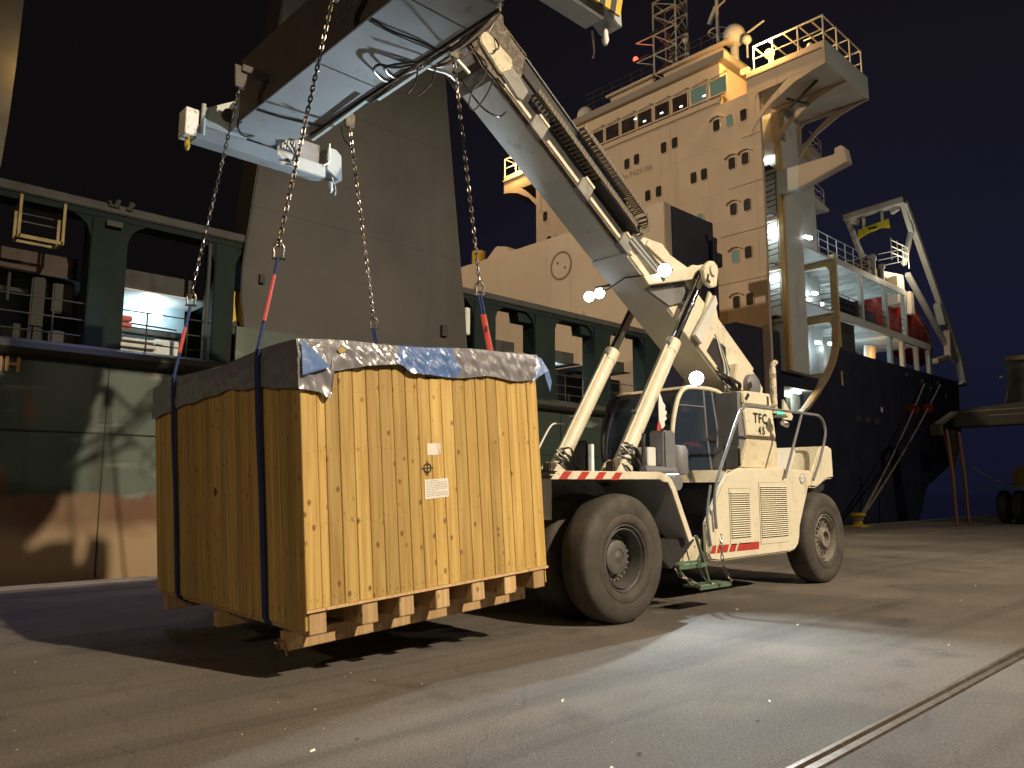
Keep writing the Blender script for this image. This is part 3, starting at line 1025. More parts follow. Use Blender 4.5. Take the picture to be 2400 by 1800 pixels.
# hoses strapped along the right-hand lower edge
for k in range(11):
    m = MB()
    ph = rnd.uniform(0, 6)
    pts = []
    y = 10.15 - rnd.uniform(0, 1.5)
    y1 = 6.5 - rnd.uniform(0, .6)
    n = 9
    for i in range(n + 1):
        t = i / n
        pts.append((5.43 + .03 * (k % 3) + .04 * math.sin(ph + t * 9) , y + (y1 - y) * t, 7.08 + .06 * (k // 3) + .035 * math.sin(ph * 2 + t * 11)))
    m.tube(smoothpts(pts, 4), rnd.choice((.016, .02, .026)), 7)
    m.build('hose', rnd.choice(('brownhose', 'brownhose', 'hose')), spr, smooth=True)
for k, pts in enumerate([
        [(5.45, 8.1, 7.1), (5.25, 8.0, 7.0), (5.02, 7.85, 6.97), (5.0, 7.70, 6.98), (5.2, 7.62, 6.99), (5.45, 7.5, 7.08)],
        [(5.45, 7.95, 7.1), (5.3, 7.85, 7.0), (5.1, 7.72, 6.97), (5.12, 7.6, 6.98), (5.45, 7.4, 7.08)],
        [(5.45, 7.5, 7.1), (5.5, 7.6, 6.92), (5.48, 7.75, 6.80)],
        [(5.5, 7.2, 7.1), (5.62, 7.4, 6.9), (5.56, 7.62, 6.75)],
        [(5.6, 9.6, 7.05), (5.62, 9.55, 6.85), (5.68, 9.45, 6.70)],
        [(4.9, 10.95, 7.15), (4.7, 10.9, 7.05), (4.55, 10.8, 7.08), (4.5, 10.7, 7.2)],
        [(5.35, 10.7, 7.08), (5.55, 10.9, 7.05), (5.6, 11.0, 6.92), (5.45, 11.02, 6.88)],
        [(5.30, 10.75, 7.08), (5.52, 10.9, 7.02), (5.55, 11.0, 6.95)]]):
    MB().tube(smoothpts(pts, 6), .012 if k in (2, 3, 4) else .018, 7).build('hose', 'hose' if k > 3 else 'brownhose', spr, smooth=True)
tr = MB()
tr.bar((5.46, 10.2, 7.0), (5.40, 8.6, 7.0), .05, .02)
tr.bar((5.52, 8.5, 7.02), (5.50, 6.9, 7.02), .05, .02)
tr.build('cable_tray', 'spreaderwhite', spr)
# slewing head joining the spreader to the boom
m = MB()
m.rev([(.0, 7.70), (.52, 7.70), (.52, 7.86), (.44, 7.90), (.44, 8.0), (0, 8.0)], (5.15, 8.25, 0), 'z', 28)
m.box(4.75, 5.75, 7.95, 8.55, 8.0, 8.25)
m.build('slewing_head', 'greasy', spr, smooth=True)

# ---------------------------------------------------------------- chains, shackles, slings
SH = {'nl': (3.45, 7.06, 4.05), 'nr': (6.07, 6.98, 4.12), 'fl': (3.53, 9.54, 4.02), 'fr': (6.16, 9.46, 4.10)}
WHERE = {'nl': 'near left', 'nr': 'near right', 'fl': 'far left', 'fr': 'far right'}
CHL = {'nl': 'steel lifting chain crossing in front of the spreader underside, left of the column',
       'nr': 'steel lifting chain hanging from the hose bundle beside the boom head',
       'fl': 'steel lifting chain hanging beside the white end plate of the spreader',
       'fr': 'steel lifting chain in front of the grey crane column, hanging from the far spreader edge'}
SHL = {'nl': 'bow shackle atop the sling with the longest red sleeve in front of the column',
       'nr': 'large dark bow shackle above the red sleeve at the right end of the crate',
       'fl': 'bow shackle in front of the lit blue-white deck room',
       'fr': 'small bow shackle just above the plastic sheet, middle of the crate top'}
def link_mesh(L, w, r):
    pts = []
    h = L / 2 - w / 2
    for k in range(7):
        a = math.pi * k / 6
        pts.append((w / 2 * math.cos(a), 0, h + w / 2 * math.sin(a)))
    for k in range(7):
        a = math.pi + math.pi * k / 6
        pts.append((w / 2 * math.cos(a), 0, -h + w / 2 * math.sin(a)))
    return MB().tube(pts, r, 6, closed=True).build('link', 'chain', smooth=True, mesh_only=True)
LINK = link_mesh(0.082, 0.034, 0.0088)
for k in ('nl', 'nr', 'fl', 'fr'):
    a, b = Vector(LUG[k]) + Vector((0, 0, .06)), Vector(SH[k]) + Vector((0, 0, .10))
    d = (b - a)
    n = int(d.length / 0.0640)
    ch = thing('lifting_chain', CHL[k], 'chain', a, 'chains lifting the crate')
    q = d.normalized().to_track_quat('Z', 'X')
    for i in range(n + 1):
        t = i / n
        sag = Vector((0, 0, 0))
        o = bpy.data.objects.new('link', LINK)
        C.objects.link(o)
        o.parent = ch
        o.location = d * t
        rq = q @ Euler((0, 0, (math.pi / 2 if i % 2 else 0) + .5 + rnd.uniform(-.22, .22))).to_quaternion()
        o.rotation_euler = rq.to_euler()
    s = thing('shackle', SHL[k], 'shackle', SH[k], 'shackles joining chains and slings')
    c = Vector(SH[k])
    ex = (Matrix.Rotation(-.5, 3, 'Z') @ Vector((1, 0, 0)))
    up = Vector((0, 0, 1))
    pts = []
    for i in range(15):
        an = -0.62 + (math.pi + 1.24) * i / 14
        pts.append(c + ex * (.052 * math.cos(an)) + up * (.038 + .062 * math.sin(an)))
    pts = [c + ex * .046 - up * .07] + pts + [c - ex * .046 - up * .07]
    MB().tube(pts, .0125, 8).build('bow', 'shackle', s, smooth=True)
    MB().cyl(c - ex * .062 - up * .062, c + ex * .062 - up * .062, .013, n=10).cyl(c + ex * .052 - up * .062, c + ex * .066 - up * .062, .020, n=6).build('pin', 'shackle', s)

def strap(pts, w, side, name, m, parent, t=0.012):
    """flat band through points; `side` is the direction across the band, one per point or one for all"""
    vs, fs = [], []
    P = [Vector(p) for p in pts]
    for i, p in enumerate(P):
        s = Vector(side[i] if isinstance(side, list) else side).normalized()
        d = (P[min(i + 1, len(P) - 1)] - P[max(i - 1, 0)]).normalized()
        nn = d.cross(s).normalized()
        ww = w[i] if isinstance(w, list) else w
        for a, b in ((-1, -1), (-.7, -1.5), (.7, -1.5), (1, -1), (1, 1), (.7, 1.5), (-.7, 1.5), (-1, 1)):
            vs.append(p + s * (ww / 2 * a) + nn * (t / 2 * b))
    n = len(P)
    for i in range(n - 1):
        for k in range(8):
            fs.append((i * 8 + k, i * 8 + (k + 1) % 8, (i + 1) * 8 + (k + 1) % 8, (i + 1) * 8 + k))
    fs.append(tuple(range(8)))
    fs.append(tuple((n - 1) * 8 + k for k in range(8))[::-1])
    return MB().add(vs, fs).build(name, m, parent, smooth=True)
def cw(x, y, z):
    return CM @ Vector((x, y, z))
for tagk, yl, lk, rk in (('near', .80, 'nl', 'nr'), ('far', 3.25, 'fl', 'fr')):
    lab = ('blue round sling with red sleeves, the nearer one to the lit front of the crate' if tagk == 'near'
           else 'blue round sling with red sleeves round the far end of the crate')
    sg = thing('lifting_sling', lab, 'sling', cw(-.03, yl, 0), 'slings under the crate')
    yd = (CM.to_3x3() @ Vector((0, 1, 0)))
    lt, rt = cw(-.034, yl, 2.57), cw(CW + .034, yl, 2.57)
    sl, sr = Vector(SH[lk]) - Vector((0, 0, .06)), Vector(SH[rk]) - Vector((0, 0, .06))
    # band under the crate from edge to edge
    pts = [lt, cw(-.046, yl, 2.45), cw(-.045, yl + .01, 1.8), cw(-.030, yl + .012, 1.2), cw(-.028, yl + .01, .5), cw(-.024, yl + .015, .02), cw(.0, yl + .015, -.02)]
    mid = [cw(.06, yl + .01, -.07), cw(CW / 2, yl, -.075), cw(CW - .06, yl, -.07)]
    pts2 = [cw(CW + .0, yl, -.02), cw(CW + .028, yl, .03), cw(CW + .028, yl, 1.2), cw(CW + .046, yl, 2.45), rt]
    strap(pts + mid + pts2, .088, yd, 'band', 'sling', sg, .016)
    for a, b, (f0, f1), nm in ((sl, lt, (.2, .70) if lk == 'nl' else (.32, .66), 'l'), (sr, rt, (.30, .97), 'r')):
        def at(t):
            return a + (b - a) * t
        sd = Vector((.55, .83, 0)) if nm == 'l' else Vector((.75, -.6, 0))
        for t0, t1, mm, nme in ((0, f0, 'sling', 'loop'), (f0 - .01, f1, 'sleeve', 'sleeve'), (f1 - .01, 1.0, 'sling', 'loop')):
            if t1 - t0 < .03:
                continue
            if nme == 'sleeve':
                strap([at(t0 + (t1 - t0) * i / 6) + Vector((0, 0, 0)) for i in range(7)], [.070, .074, .07, .078, .073, .08, .074], [sd + Vector((0, 0, .1 * math.sin(i * 1.7))) for i in range(7)], nme, mm, sg, .02)
            else:
                for s2 in (-.016, .016):
                    MB().tube([at(t0 + (t1 - t0) * i / 4) + sd.normalized() * s2 * (1 if t0 < .5 else .6) for i in range(5)], .016, 8).build(nme, mm, sg, smooth=True)
    if tagk == 'near':
        p = sr + (rt - sr) * .52
        vd = Vector((-p.x, -p.y, 0)).normalized()
        text('lettering', '5', 'ink', sg, p + vd * .022, (R(90), R(4), -math.atan2(p.x, p.y)), .10)
# ---------------------------------------------------------------- reach stacker
rs = thing('reach_stacker', 'cream reach stacker marked TFC 45 with raised boom and grey tyres', 'reach stacker', (11.0, 8.3, 0))
YN, YF = 7.85, 8.60
def bp(s, h):
    return (7.21 + .835 * s + .550 * h, 7.62 - .550 * s + .835 * h)
def bprism(sh, y0, y1):
    return MB().prism([bp(*p) for p in sh], 'y', y0, y1)
def b3(s, h, y):
    a = bp(s, h)
    return (a[0], y, a[1])

# --- chassis, body panels
m = MB()
m.box(6.9, 14.9, 7.55, 9.05, .70, 1.75)
m.box(7.3, 8.6, 6.9, 9.7, .60, 1.05)
m.build('chassis', 'darksteel', rs, bevel=.02)
BODY = [(10.80, 1.92), (11.18, 2.03), (12.53, 2.05), (13.71, 2.03), (13.13, 1.04), (13.10, .86), (13.04, .74), (12.92, .66), (12.74, .63), (10.45, .61), (10.25, .64), (10.17, .74), (10.17, 1.19), (10.61, 1.74)]
MB().prism(BODY, 'y', 6.47, 6.56).build('side_panel', 'cream', rs, bevel=.025)
MB().box(10.95, 13.0, 6.565, 7.5, .70, 1.98).build('engine_bay', 'darksteel', rs)
MB().prism([(10.7, 1.80), (10.95, 2.0), (13.65, 2.02), (13.65, 1.96), (10.95, 1.94)], 'y', 6.565, 7.6).build('side_deck', 'creamdirty', rs)
MB().prism(BODY, 'y', 9.5, 10.13).build('side_panel', 'cream', rs, bevel=.025)
MB().prism([(9.70, .96), (10.14, .98), (10.14, .70), (9.98, .62), (9.62, .62)], 'y', 6.56, 7.1).build('fuel_tank', 'creamdirty', rs, bevel=.03)
MB().tube(arc((10.13, 6.55, .98), (10.15, 6.55, .78), (9.98, 6.55, .63), 6), .006, 6).build('panel_seam', 'darksteel', rs)
for (x0, x1, z0, z1, n) in ((10.84, 11.42, .93, 1.645, 21), (11.77, 12.67, .90, 1.745, 25)):
    v = MB()
    v.box(x0 - .03, x1 + .03, 6.462, 6.470, z0 - .10, z1 + .06)
    vo = v.build('vent', 'cream', rs, bevel=.004)
    MB().box(x0, x1, 6.458, 6.461, z0, z1).build('vent_shadow_plate', 'darksteel', vo)
    sl = MB().add([(0, 0, 0), (x1 - x0, 0, 0), (x1 - x0, -.012, -.017), (0, -.012, -.017), (x1 - x0, 0, -.017), (0, 0, -.017)], [(0, 1, 2, 3), (3, 2, 4, 5), (0, 3, 5), (1, 4, 2)])
    sme2 = sl.build('slat', 'cream', mesh_only=True)
    for k in range(n):
        place('slat', sme2, vo, Vector((x0, 6.457, z1 - (z1 - z0) * k / n)) - Vector(OFF[rs.name]))
MB().rev([(.0, -.004), (.085, -.004), (.085, .004)], (13.28, 6.462, 1.88), 'y', 20).build('badge', 'white', rs)
bd = MB()
for k in range(24):
    a0, a1 = 2 * math.pi * k / 24, 2 * math.pi * (k + 1) / 24
    bd.add([(13.28 + r * math.cos(a), 6.456, 1.88 + r * math.sin(a)) for a, r in ((a0, .080), (a1, .080), (a1, .088), (a0, .088))], [(0, 1, 2, 3)])
bd.box(13.205, 13.355, 6.4555, 6.4575, 1.893, 1.899)
bd.box(13.262, 13.274, 6.4555, 6.4575, 1.82, 1.885)
bd.box(13.276, 13.315, 6.4555, 6.4575, 1.82, 1.832)
bd.build('badge_emblem', 'ink', rs)
for (a, b2, c, d) in ((10.24, 10.36, 10.30, 10.40), (10.40, 10.50, 10.46, 10.56), (10.54, 10.70, 10.60, 10.76), (10.75, 10.93, 10.83, 10.99), (10.98, 11.66, 11.06, 11.68)):
    MB().prism([(a, .735), (b2, .735), (d, .85), (c, .85)], 'y', 6.462, 6.466).build('red_stripe', 'red', rs)

# --- tower with the lettering, counterweight
def back(pts, k=1.048):
    return [(p[0] * k, 1.67 + (p[1] - 1.67) * k) for p in pts]
MB().prism(back([(11.76, 3.12), (12.76, 3.14), (12.86, 2.56), (11.85, 2.55)]), 'y', 7.02, 7.7).build('tower_panel', 'cream', rs, bevel=.015)
MB().prism(back([(11.85, 2.545), (12.86, 2.555), (12.89, 2.35), (12.87, 2.04), (11.60, 2.04), (11.66, 2.22), (11.77, 2.39)]), 'y', 7.02, 7.7).build('tower_base', 'creamdirty', rs, bevel=.02)
MB().prism(back([(11.76, 3.135), (11.74, 3.30), (11.80, 3.36), (12.69, 3.38), (12.75, 3.15)]), 'y', 7.01, 7.7).build('tower_cap', 'cream', rs, bevel=.02)
MB().prism(back([(11.64, 3.33), (11.74, 3.33), (11.74, 3.13), (11.83, 2.55), (11.74, 2.40), (11.64, 2.40)]), 'y', 7.06, 7.72).build('tower_side', 'greysteel', rs)
MB().prism(back([(11.74, 2.40), (11.64, 2.22), (11.57, 2.04), (11.48, 2.04), (11.55, 2.40)]), 'y', 7.06, 7.72).build('tower_side', 'greysteel', rs)
MB().prism(back([(11.80, 3.22), (11.86, 3.19), (11.97, 3.29), (11.91, 3.33)]), 'y', 7.002, 7.009).build('slot', 'darksteel', rs)
MB().prism(back([(12.56, 3.17), (12.62, 3.17), (12.62, 3.32), (12.56, 3.32)]), 'y', 7.002, 7.009).build('slot', 'darksteel', rs)
text('lettering', 'TFC', 'ink', rs, (12.90, 7.012, 2.965), (R(90), 0, 0), .25, off_=.006, space=1.18)
text('lettering', '4', 'ink', rs, (12.86, 7.012, 2.745), (R(90), 0, 0), .19, off_=.005)
text('lettering', '5', 'ink', rs, (13.00, 7.012, 2.745), (R(90), 0, 0), .19, off_=.005)
CWP = [(14.36, 2.50), (14.76, 2.53), (14.83, 2.48), (14.84, 1.90), (14.62, 1.89), (14.45, 1.85), (14.25, 1.77), (14.08, 1.72), (13.83, 1.72), (13.98, 2.03)]
MB().prism(CWP, 'y', 6.58, 10.02).build('counterweight', 'cream', rs, bevel=.04)
MB().prism([(12.8, 2.07), (13.0, 2.44), (14.5, 2.49), (14.5, 2.05)], 'y', 7.05, 9.6).build('engine_hood', 'boomgrey', rs, bevel=.02)
MB().prism([(13.95, 1.72), (14.3, 1.80), (14.80, 1.88), (14.75, 1.70), (14.4, 1.58)], 'y', 6.75, 9.9).build('rear_apron', 'darksteel', rs)
m = MB()
m.tube(smoothpts([(10.34, 6.42, 1.10), (10.34, 6.42, 1.67), (10.71, 6.42, 2.28), (11.13, 6.42, 2.88), (11.30, 6.42, 3.01), (11.45, 6.42, 3.04), (12.46, 6.42, 3.05), (13.75, 6.42, 3.06), (14.02, 6.42, 3.04), (14.18, 6.42, 2.93), (14.21, 6.42, 2.70), (13.95, 6.42, 2.25), (13.63, 6.42, 1.86)], 4), .024, 8)
m.cyl((13.31, 6.42, 3.05), (12.57, 6.42, 1.89), .024, n=8)
m.build('handrail', 'greysteel', rs, smooth=True)
MB().tube(smoothpts([(11.20, 6.42, 1.10), (10.22, 6.45, .85), (10.15, 6.45, 1.3), (10.25, 6.44, 1.75)][1:], 6), .022, 8).build('grab_rail', 'greysteel', rs, smooth=True)

# --- front mudguard
FP = [(6.62, 1.90), (8.62, 1.92), (8.78, 1.89), (8.90, 1.82), (8.99, 1.70), (9.05, 1.58), (9.36, 1.0)]
FI = [(p[0] - (.0 if i < 2 else .09), p[1] - (.10 if i < 3 else .04)) for i, p in enumerate(FP)]
for ys in (0, 1):
    y0, y1 = (6.20, 7.50) if ys == 0 else (9.10, 10.40)
    m = MB()
    n = len(FP)
    for yy in (y0 + .01, y1):
        pass
    vs = [(p[0], y0 + .005, p[1]) for p in FP] + [(p[0], y1, p[1]) for p in FP] + [(p[0] - .012, y0 + .005, p[1] - .014) for p in FP] + [(p[0] - .012, y1, p[1] - .014) for p in FP]
    fs = []
    for i in range(n - 1):
        fs += [(i, i + 1, n + i + 1, n + i), (2 * n + i, 3 * n + i, 3 * n + i + 1, 2 * n + i + 1), (i, 2 * n + i, 2 * n + i + 1, i + 1), (n + i, n + i + 1, 3 * n + i + 1, 3 * n + i)]
    m.add(vs, fs)
    m.build('mudguard', 'guardgrey', rs, smooth=True)
    e = MB()
    ye = (y0 - .012, y0 + .012) if ys == 0 else (y1 - .012, y1 + .012)
    e.prism(FP + FI[::-1] + [(6.50, 1.80)], 'y', *ye)
    e.build('mudguard_edge', 'cream', rs, bevel=.004)
    MB().prism([(6.62, 1.88), (8.62, 1.88), (8.95, 1.70), (9.30, .98), (8.6, .92), (8.2, 1.2), (6.7, 1.2)], 'y', y1 - .06 if ys == 0 else y0, y1 if ys == 0 else y0 + .06).build('mudguard_liner', 'guardgrey', rs)
    MB().prism([(8.55, 1.02), (9.34, 1.0), (9.62, .98), (9.30, .74), (9.0, .60), (8.62, .85)], 'y', y0 + .12, y1 - .1).build('mudguard_skirt', 'darksteel', rs, bevel=.01)
for k in range(4):
    x0 = 6.60 + k * .32
    MB().prism([(x0 + .02, 1.802), (x0 + .16, 1.802), (x0 + .26, 1.898), (x0 + .12, 1.898)], 'y', 6.184, 6.187).build('red_stripe', 'red', rs)
bt = MB()
for p in ((8.05, 1.72), (8.32, 1.62), (8.50, 1.72), (8.22, 1.48), (8.62, 1.48), (8.70, 1.16), (8.75, 1.4), (8.42, 1.62)):
    bt.cyl((p[0], 7.425, p[1]), (p[0], 7.445, p[1]), .013, n=8)
bt.build('bolts', 'darksteel', rs, kind='stuff')
MB().box(7.02, 7.22, 6.86, 6.96, 1.30, 1.82).build('front_plate', 'white', rs, bevel=.01)
MB().box(8.13, 8.19, 6.97, 7.03, 1.91, 2.31).build('marker_post', 'white', rs, bevel=.006)
MB().rev([(0, -.28), (.115, -.28), (.128, -.26), (.128, .30), (0, .30)], (9.50, 6.78, 1.79), 'y', 24).build('air_tank', 'greysteel', rs, smooth=True)

# --- wheels
TYP = [(.42, .07), (.445, .02), (.48, .004), (.54, -.006), (.56, .004), (.585, -.006), (.66, -.008), (.715, -.002), (.735, .006), (.775, .022), (.80, .05), (.814, .10), (.821, .17), (.822, .23), (.821, .30), (.812, .37), (.79, .415), (.74, .45), (.55, .466), (.44, .44), (.42, .39)]
def wheel(name, cx, y0, flip, pale):
    cz = .812
    w = MB()
    T = TYP if not flip else [(r, .46 - t) for r, t in TYP]
    w.rev(T, (cx, y0, cz), 'y', 56)
    w.v = [(v[0], v[1], max(v[2], 0.001)) for v in w.v]
    wo = w.build(name, 'tyre', rs, smooth=True)
    rp = [(.435, .075), (.428, .030), (.415, .028), (.405, .075), (.385, .09), (.378, .055), (.366, .052), (.358, .09), (.345, .30), (.0, .30)]
    if flip:
        rp = [(r, .46 - t) for r, t in rp]
    MB().rev(rp, (cx, y0, cz), 'y', 44).build('rim', 'rimpale' if pale else 'rim', wo, smooth=True)
    if flip:
        return
    if not pale:
        MB().rev([(0, .12), (.03, .12), (.05, .135), (.10, .135), (.105, .125), (.13, .125), (.18, .135), (.215, .15), (.22, .18), (.22, .30)], (cx - .02, y0, cz + .01), 'y', 36).build('hub', 'rim', wo, smooth=True)
        nm = MB().cyl((0, 0, 0), (0, -.085, 0), .015, n=6).cyl((0, -.005, 0), (0, -.045, 0), .026, n=6).build('nut', 'rimpale', mesh_only=True)
        rr = .285
        N = 24
    else:
        MB().rev([(.0, .10), (.115, .10), (.12, .02), (.165, .02), (.175, .04), (.195, .12), (.25, .15), (.25, .30)], (cx, y0, cz), 'y', 36).build('hub', 'rimpale', wo, smooth=True)
        nm = MB().cyl((0, 0, 0), (0, -.06, 0), .018, n=6).build('nut', 'rimpale', mesh_only=True)
        rr = .285
        N = 18
    for k in range(N):
        a = 2 * math.pi * k / N
        place('nut', nm, wo, Vector((cx + rr * math.cos(a), y0 + .30 if not pale else y0 + .17, cz + rr * math.sin(a))) - Vector(OFF[rs.name]))
    if pale:
        rb = MB()
        for k in range(18):
            a = 2 * math.pi * (k + .5) / 18
            rb.bar((cx + .20 * math.cos(a), y0 + .10, cz + .20 * math.sin(a)), (cx + .32 * math.cos(a), y0 + .12, cz + .32 * math.sin(a)), .016, .05, (0, 1, 0))
        rb.build('rib', 'rimpale', wo, kind='stuff')
wheel('wheel', 7.95, 6.24, False, False)
wheel('wheel', 7.95, 6.86, True, False)
wheel('wheel', 7.95, 9.28, False, False)
wheel('wheel', 7.95, 9.90, True, False)
wheel('wheel', 14.08, 6.43, False, True)
wheel('wheel', 14.08, 9.71, True, True)
MB().cyl((14.08, 6.8, .81), (14.08, 9.8, .81), .16, n=16).build('rear_axle', 'darksteel', rs)

# --- access steps
for z in (.98, 1.22, 1.46, 1.70):
    MB().box(9.36, 10.16, 6.95, 7.25, z, z + .03).build('step', 'green', rs)
MB().box(9.36, 10.2, 7.25, 7.30, .7, 1.9).build('step_back', 'darksteel', rs)
for (x0, x1, y0, z) in ((9.20, 9.90, 6.32, .62), (9.42, 10.24, 6.14, .34)):
    MB().box(x0, x1, y0, y0 + .28, z - .015, z + .015).box(x0, x1, y0 - .004, y0 + .012, z - .045, z + .018).build('step', 'green', rs, bevel=.004)
m = MB()
m.bar((9.72, 6.38, 1.02), (9.90, 6.36, .60), .045, .02)
m.bar((9.90, 6.36, .60), (9.92, 6.30, .36), .045, .02)
m.bar((9.24, 6.40, .62), (9.46, 6.30, .34), .045, .02)
m.bar((9.05, 6.40, .66), (9.92, 6.40, .66), .02, .03)
m.build('step_hanger', 'green', rs)
LK2 = link_mesh(.088, .036, .008)
def chainpart(pts, name, step=.068):
    P = smoothpts(pts, 12)
    i, acc = 0, 0
    k = 0
    last = P[0]
    holder = MB().cyl(P[0], Vector(P[0]) + Vector((0, -.02, 0)), .012, n=8).build(name, 'green', rs)
    for j in range(1, len(P)):
        seg = (P[j] - P[j - 1])
        acc += seg.length
        if acc >= step:
            acc = 0
            d = seg.normalized()
            q = d.to_track_quat('Z', 'X') @ Euler((0, 0, (math.pi / 2 if k % 2 else 0) + .6)).to_quaternion()
            place('link', LK2, holder, P[j] - Vector(OFF[rs.name]), q.to_euler())
            k += 1
chainpart([(9.62, 6.28, .72), (9.66, 6.26, .5), (9.78, 6.2, .36), (9.90, 6.12, .33)][::1], 'step_chain')
chainpart([(10.26, 6.30, 1.02), (10.20, 6.26, .80), (10.16, 6.2, .55), (10.22, 6.12, .36)], 'step_chain')
chainpart([(9.10, 6.36, .70), (9.16, 6.30, .52), (9.34, 6.2, .42), (9.40, 6.16, .36)], 'step_chain')

# --- cab
ARCH = [(10.96, 1.98), (10.84, 2.25), (10.82, 2.6), (10.90, 2.95), (11.05, 3.27), (11.27, 3.43), (11.7, 3.47), (12.25, 3.46), (12.50, 3.33), (12.63, 2.95), (12.76, 2.50), (12.80, 2.0)]
for y, mm in ((7.50, 'cream'), (9.0, 'darksteel')):
    MB().tube(smoothpts([(p[0], y, p[1]) for p in ARCH], 5), .042, 10).build('cab_frame', mm, rs, smooth=True)
MB().tube(smoothpts([(10.92, 9.02, 2.2), (10.96, 9.02, 2.6), (11.12, 9.02, 3.05), (11.34, 9.02, 3.40), (11.6, 9.02, 3.5)], 5), .022, 8).build('front_pillar', 'white', rs, smooth=True)
m = MB()
m.prism([(11.15, 3.40), (11.27, 3.47), (12.3, 3.50), (12.5, 3.38)], 'y', 7.53, 8.97)
m.build('cab_roof', 'creamdirty', rs, bevel=.02)
MB().box(10.9, 12.8, 7.52, 8.98, 1.90, 2.0).build('cab_floor', 'cream', rs, bevel=.02)
MB().box(12.72, 12.80, 7.54, 8.96, 2.0, 2.6).build('cab_back', 'greysteel', rs)
sidep = [(p[0], p[1]) for p in ARCH]
MB().prism(sidep, 'y', 7.495, 7.505).build('side_window', 'glass', rs)
MB().prism(sidep, 'y', 8.995, 9.005).build('side_window', 'glass', rs)
fr = [(p[0] - .01, p[1]) for p in ARCH[:6]]
vs = [(p[0], 7.55, p[1]) for p in fr] + [(p[0], 8.95, p[1]) for p in fr]
MB().add(vs, [(i, i + 1, 6 + i + 1, 6 + i) for i in range(5)]).build('windscreen', 'glass', rs)
for pts in ([(11.79, 7.49, 3.45), (11.86, 7.49, 2.6), (11.98, 7.49, 2.02)], [(12.05, 7.49, 3.45), (12.22, 7.49, 2.7), (12.12, 7.49, 2.02)], [(11.82, 7.49, 2.62), (12.16, 7.48, 2.60)], [(10.95, 7.49, 3.12), (11.8, 7.49, 3.14)]):
    MB().tube(pts, .022 if len(pts) > 2 else .012, 8).build('door_frame', 'greysteel', rs, smooth=True)
MB().box(11.85, 12.15, 7.46, 7.50, 2.54, 2.66).build('door_handle', 'darksteel', rs, bevel=.01)
m = MB()
m.box(11.70, 12.25, 8.0, 8.5, 2.35, 2.50)
m.bar((12.25, 8.25, 2.45), (12.42, 8.25, 3.15), .48, .13, (1, 0, 0))
m.box(11.9, 12.15, 8.1, 8.4, 2.0, 2.36)
m.build('seat', 'seat', rs, bevel=.05)
MB().prism([(11.45, 2.46), (12.0, 2.43), (11.95, 2.49), (11.6, 2.52)], 'y', 7.62, 7.78).build('high_visibility_cloth', 'orange', rs)
m = MB()
m.tube([(11.15, 8.25, 2.0), (11.25, 8.25, 2.45)], .05, 8)
m.rev([(.14, -.014), (.168, 0), (.14, .014), (.125, 0), (.14, -.014)], (11.28, 8.25, 2.52), 'x', 18)
m.box(11.05, 11.3, 7.7, 7.95, 2.0, 2.5)
m.box(11.05, 11.3, 8.55, 8.8, 2.0, 2.6)
m.build('controls', 'darksteel', rs, bevel=.006)
MB().box(11.02, 11.40, 6.62, 6.66, 2.02, 2.40).box(11.40, 11.45, 6.6, 6.7, 2.06, 2.36).build('mirror_box', 'darksteel', rs, bevel=.01)
MB().tube(smoothpts([(11.02, 6.6, 1.92), (10.95, 6.58, 2.05), (10.9, 6.58, 1.8), (11.1, 6.58, 2.0), (11.4, 6.58, 1.95)], 4), .012, 6).build('bracket', 'ink', rs)
# engine bits standing in front of the cab
MB().box(10.10, 10.42, 7.15, 7.45, 1.98, 2.62).build('filter_box', 'greysteel', rs, bevel=.03)
MB().rev([(0, 0), (.17, 0), (.19, .03), (.19, .40), (.15, .47), (0, .49)], (10.56, 7.25, 1.92), 'z', 22).build('air_cleaner', 'greysteel', rs, smooth=True)
MB().box(9.86, 10.08, 7.3, 7.5, 2.05, 2.35).build('valve_cover', 'white', rs, bevel=.01)
MB().cyl((9.60, 7.2, 1.98), (10.5, 7.2, 1.98), .07, n=14).build('pipe', 'greysteel', rs, smooth=True)
MB().cyl((9.66, 7.25, 1.9), (9.70, 7.25, 2.55), .03, n=10).build('post', 'darksteel', rs)
# far mirror on its arm, and far handrail
MB().tube(smoothpts([(9.55, 9.6, 1.9), (9.7, 9.6, 2.3), (10.05, 9.6, 2.80), (10.25, 9.6, 2.88), (10.5, 9.6, 2.87)], 5), .018, 8).build('handrail', 'white', rs, smooth=True)
MB().box(9.28, 9.48, 9.58, 9.66, 1.95, 2.35).build('mirror', 'darksteel', rs, bevel=.03)
MB().box(10.3, 10.36, 8.95, 9.35, 1.98, 2.55).build('mirror', 'greysteel', rs, bevel=.03)
# exhaust, warning light
m = MB()
m.cyl((13.42, 7.0, 3.10), (13.42, 7.0, 3.95), .058, n=16)
m.tube(arc((13.42, 7.0, 3.95), (13.42, 7.0, 4.06), (13.52, 6.98, 4.08), 5), .05, 12)
m.build('exhaust_stack', mat('exhaust_speckled', (.62, .56, .46), .5, 0, (.18, .14, .10), 14, lo=.5, hi=.6), rs, smooth=True)
MB().prism([(13.45, 3.35), (13.78, 3.06), (13.72, 2.98), (13.42, 2.98)], 'y', 6.82, 6.86).build('lamp_bracket', 'cream', rs)
MB().rev([(0, .10), (.05, .09), (.06, .04), (.06, 0), (0, 0)], (13.22, 6.78, 3.05), 'z', 14).build('green_lamp', 'g_green', rs, smooth=True)
MB().rev([(0, 0), (.14, .0), (.09, .05), (0, .05)], (13.22, 6.78, 3.0), 'z', 14).build('lamp_base', 'green', rs, smooth=True)
MB().cyl((13.22, 6.75, 2.90), (13.34, 6.72, 2.86), .05, .05, n=12).build('small_lamp', 'white', rs)

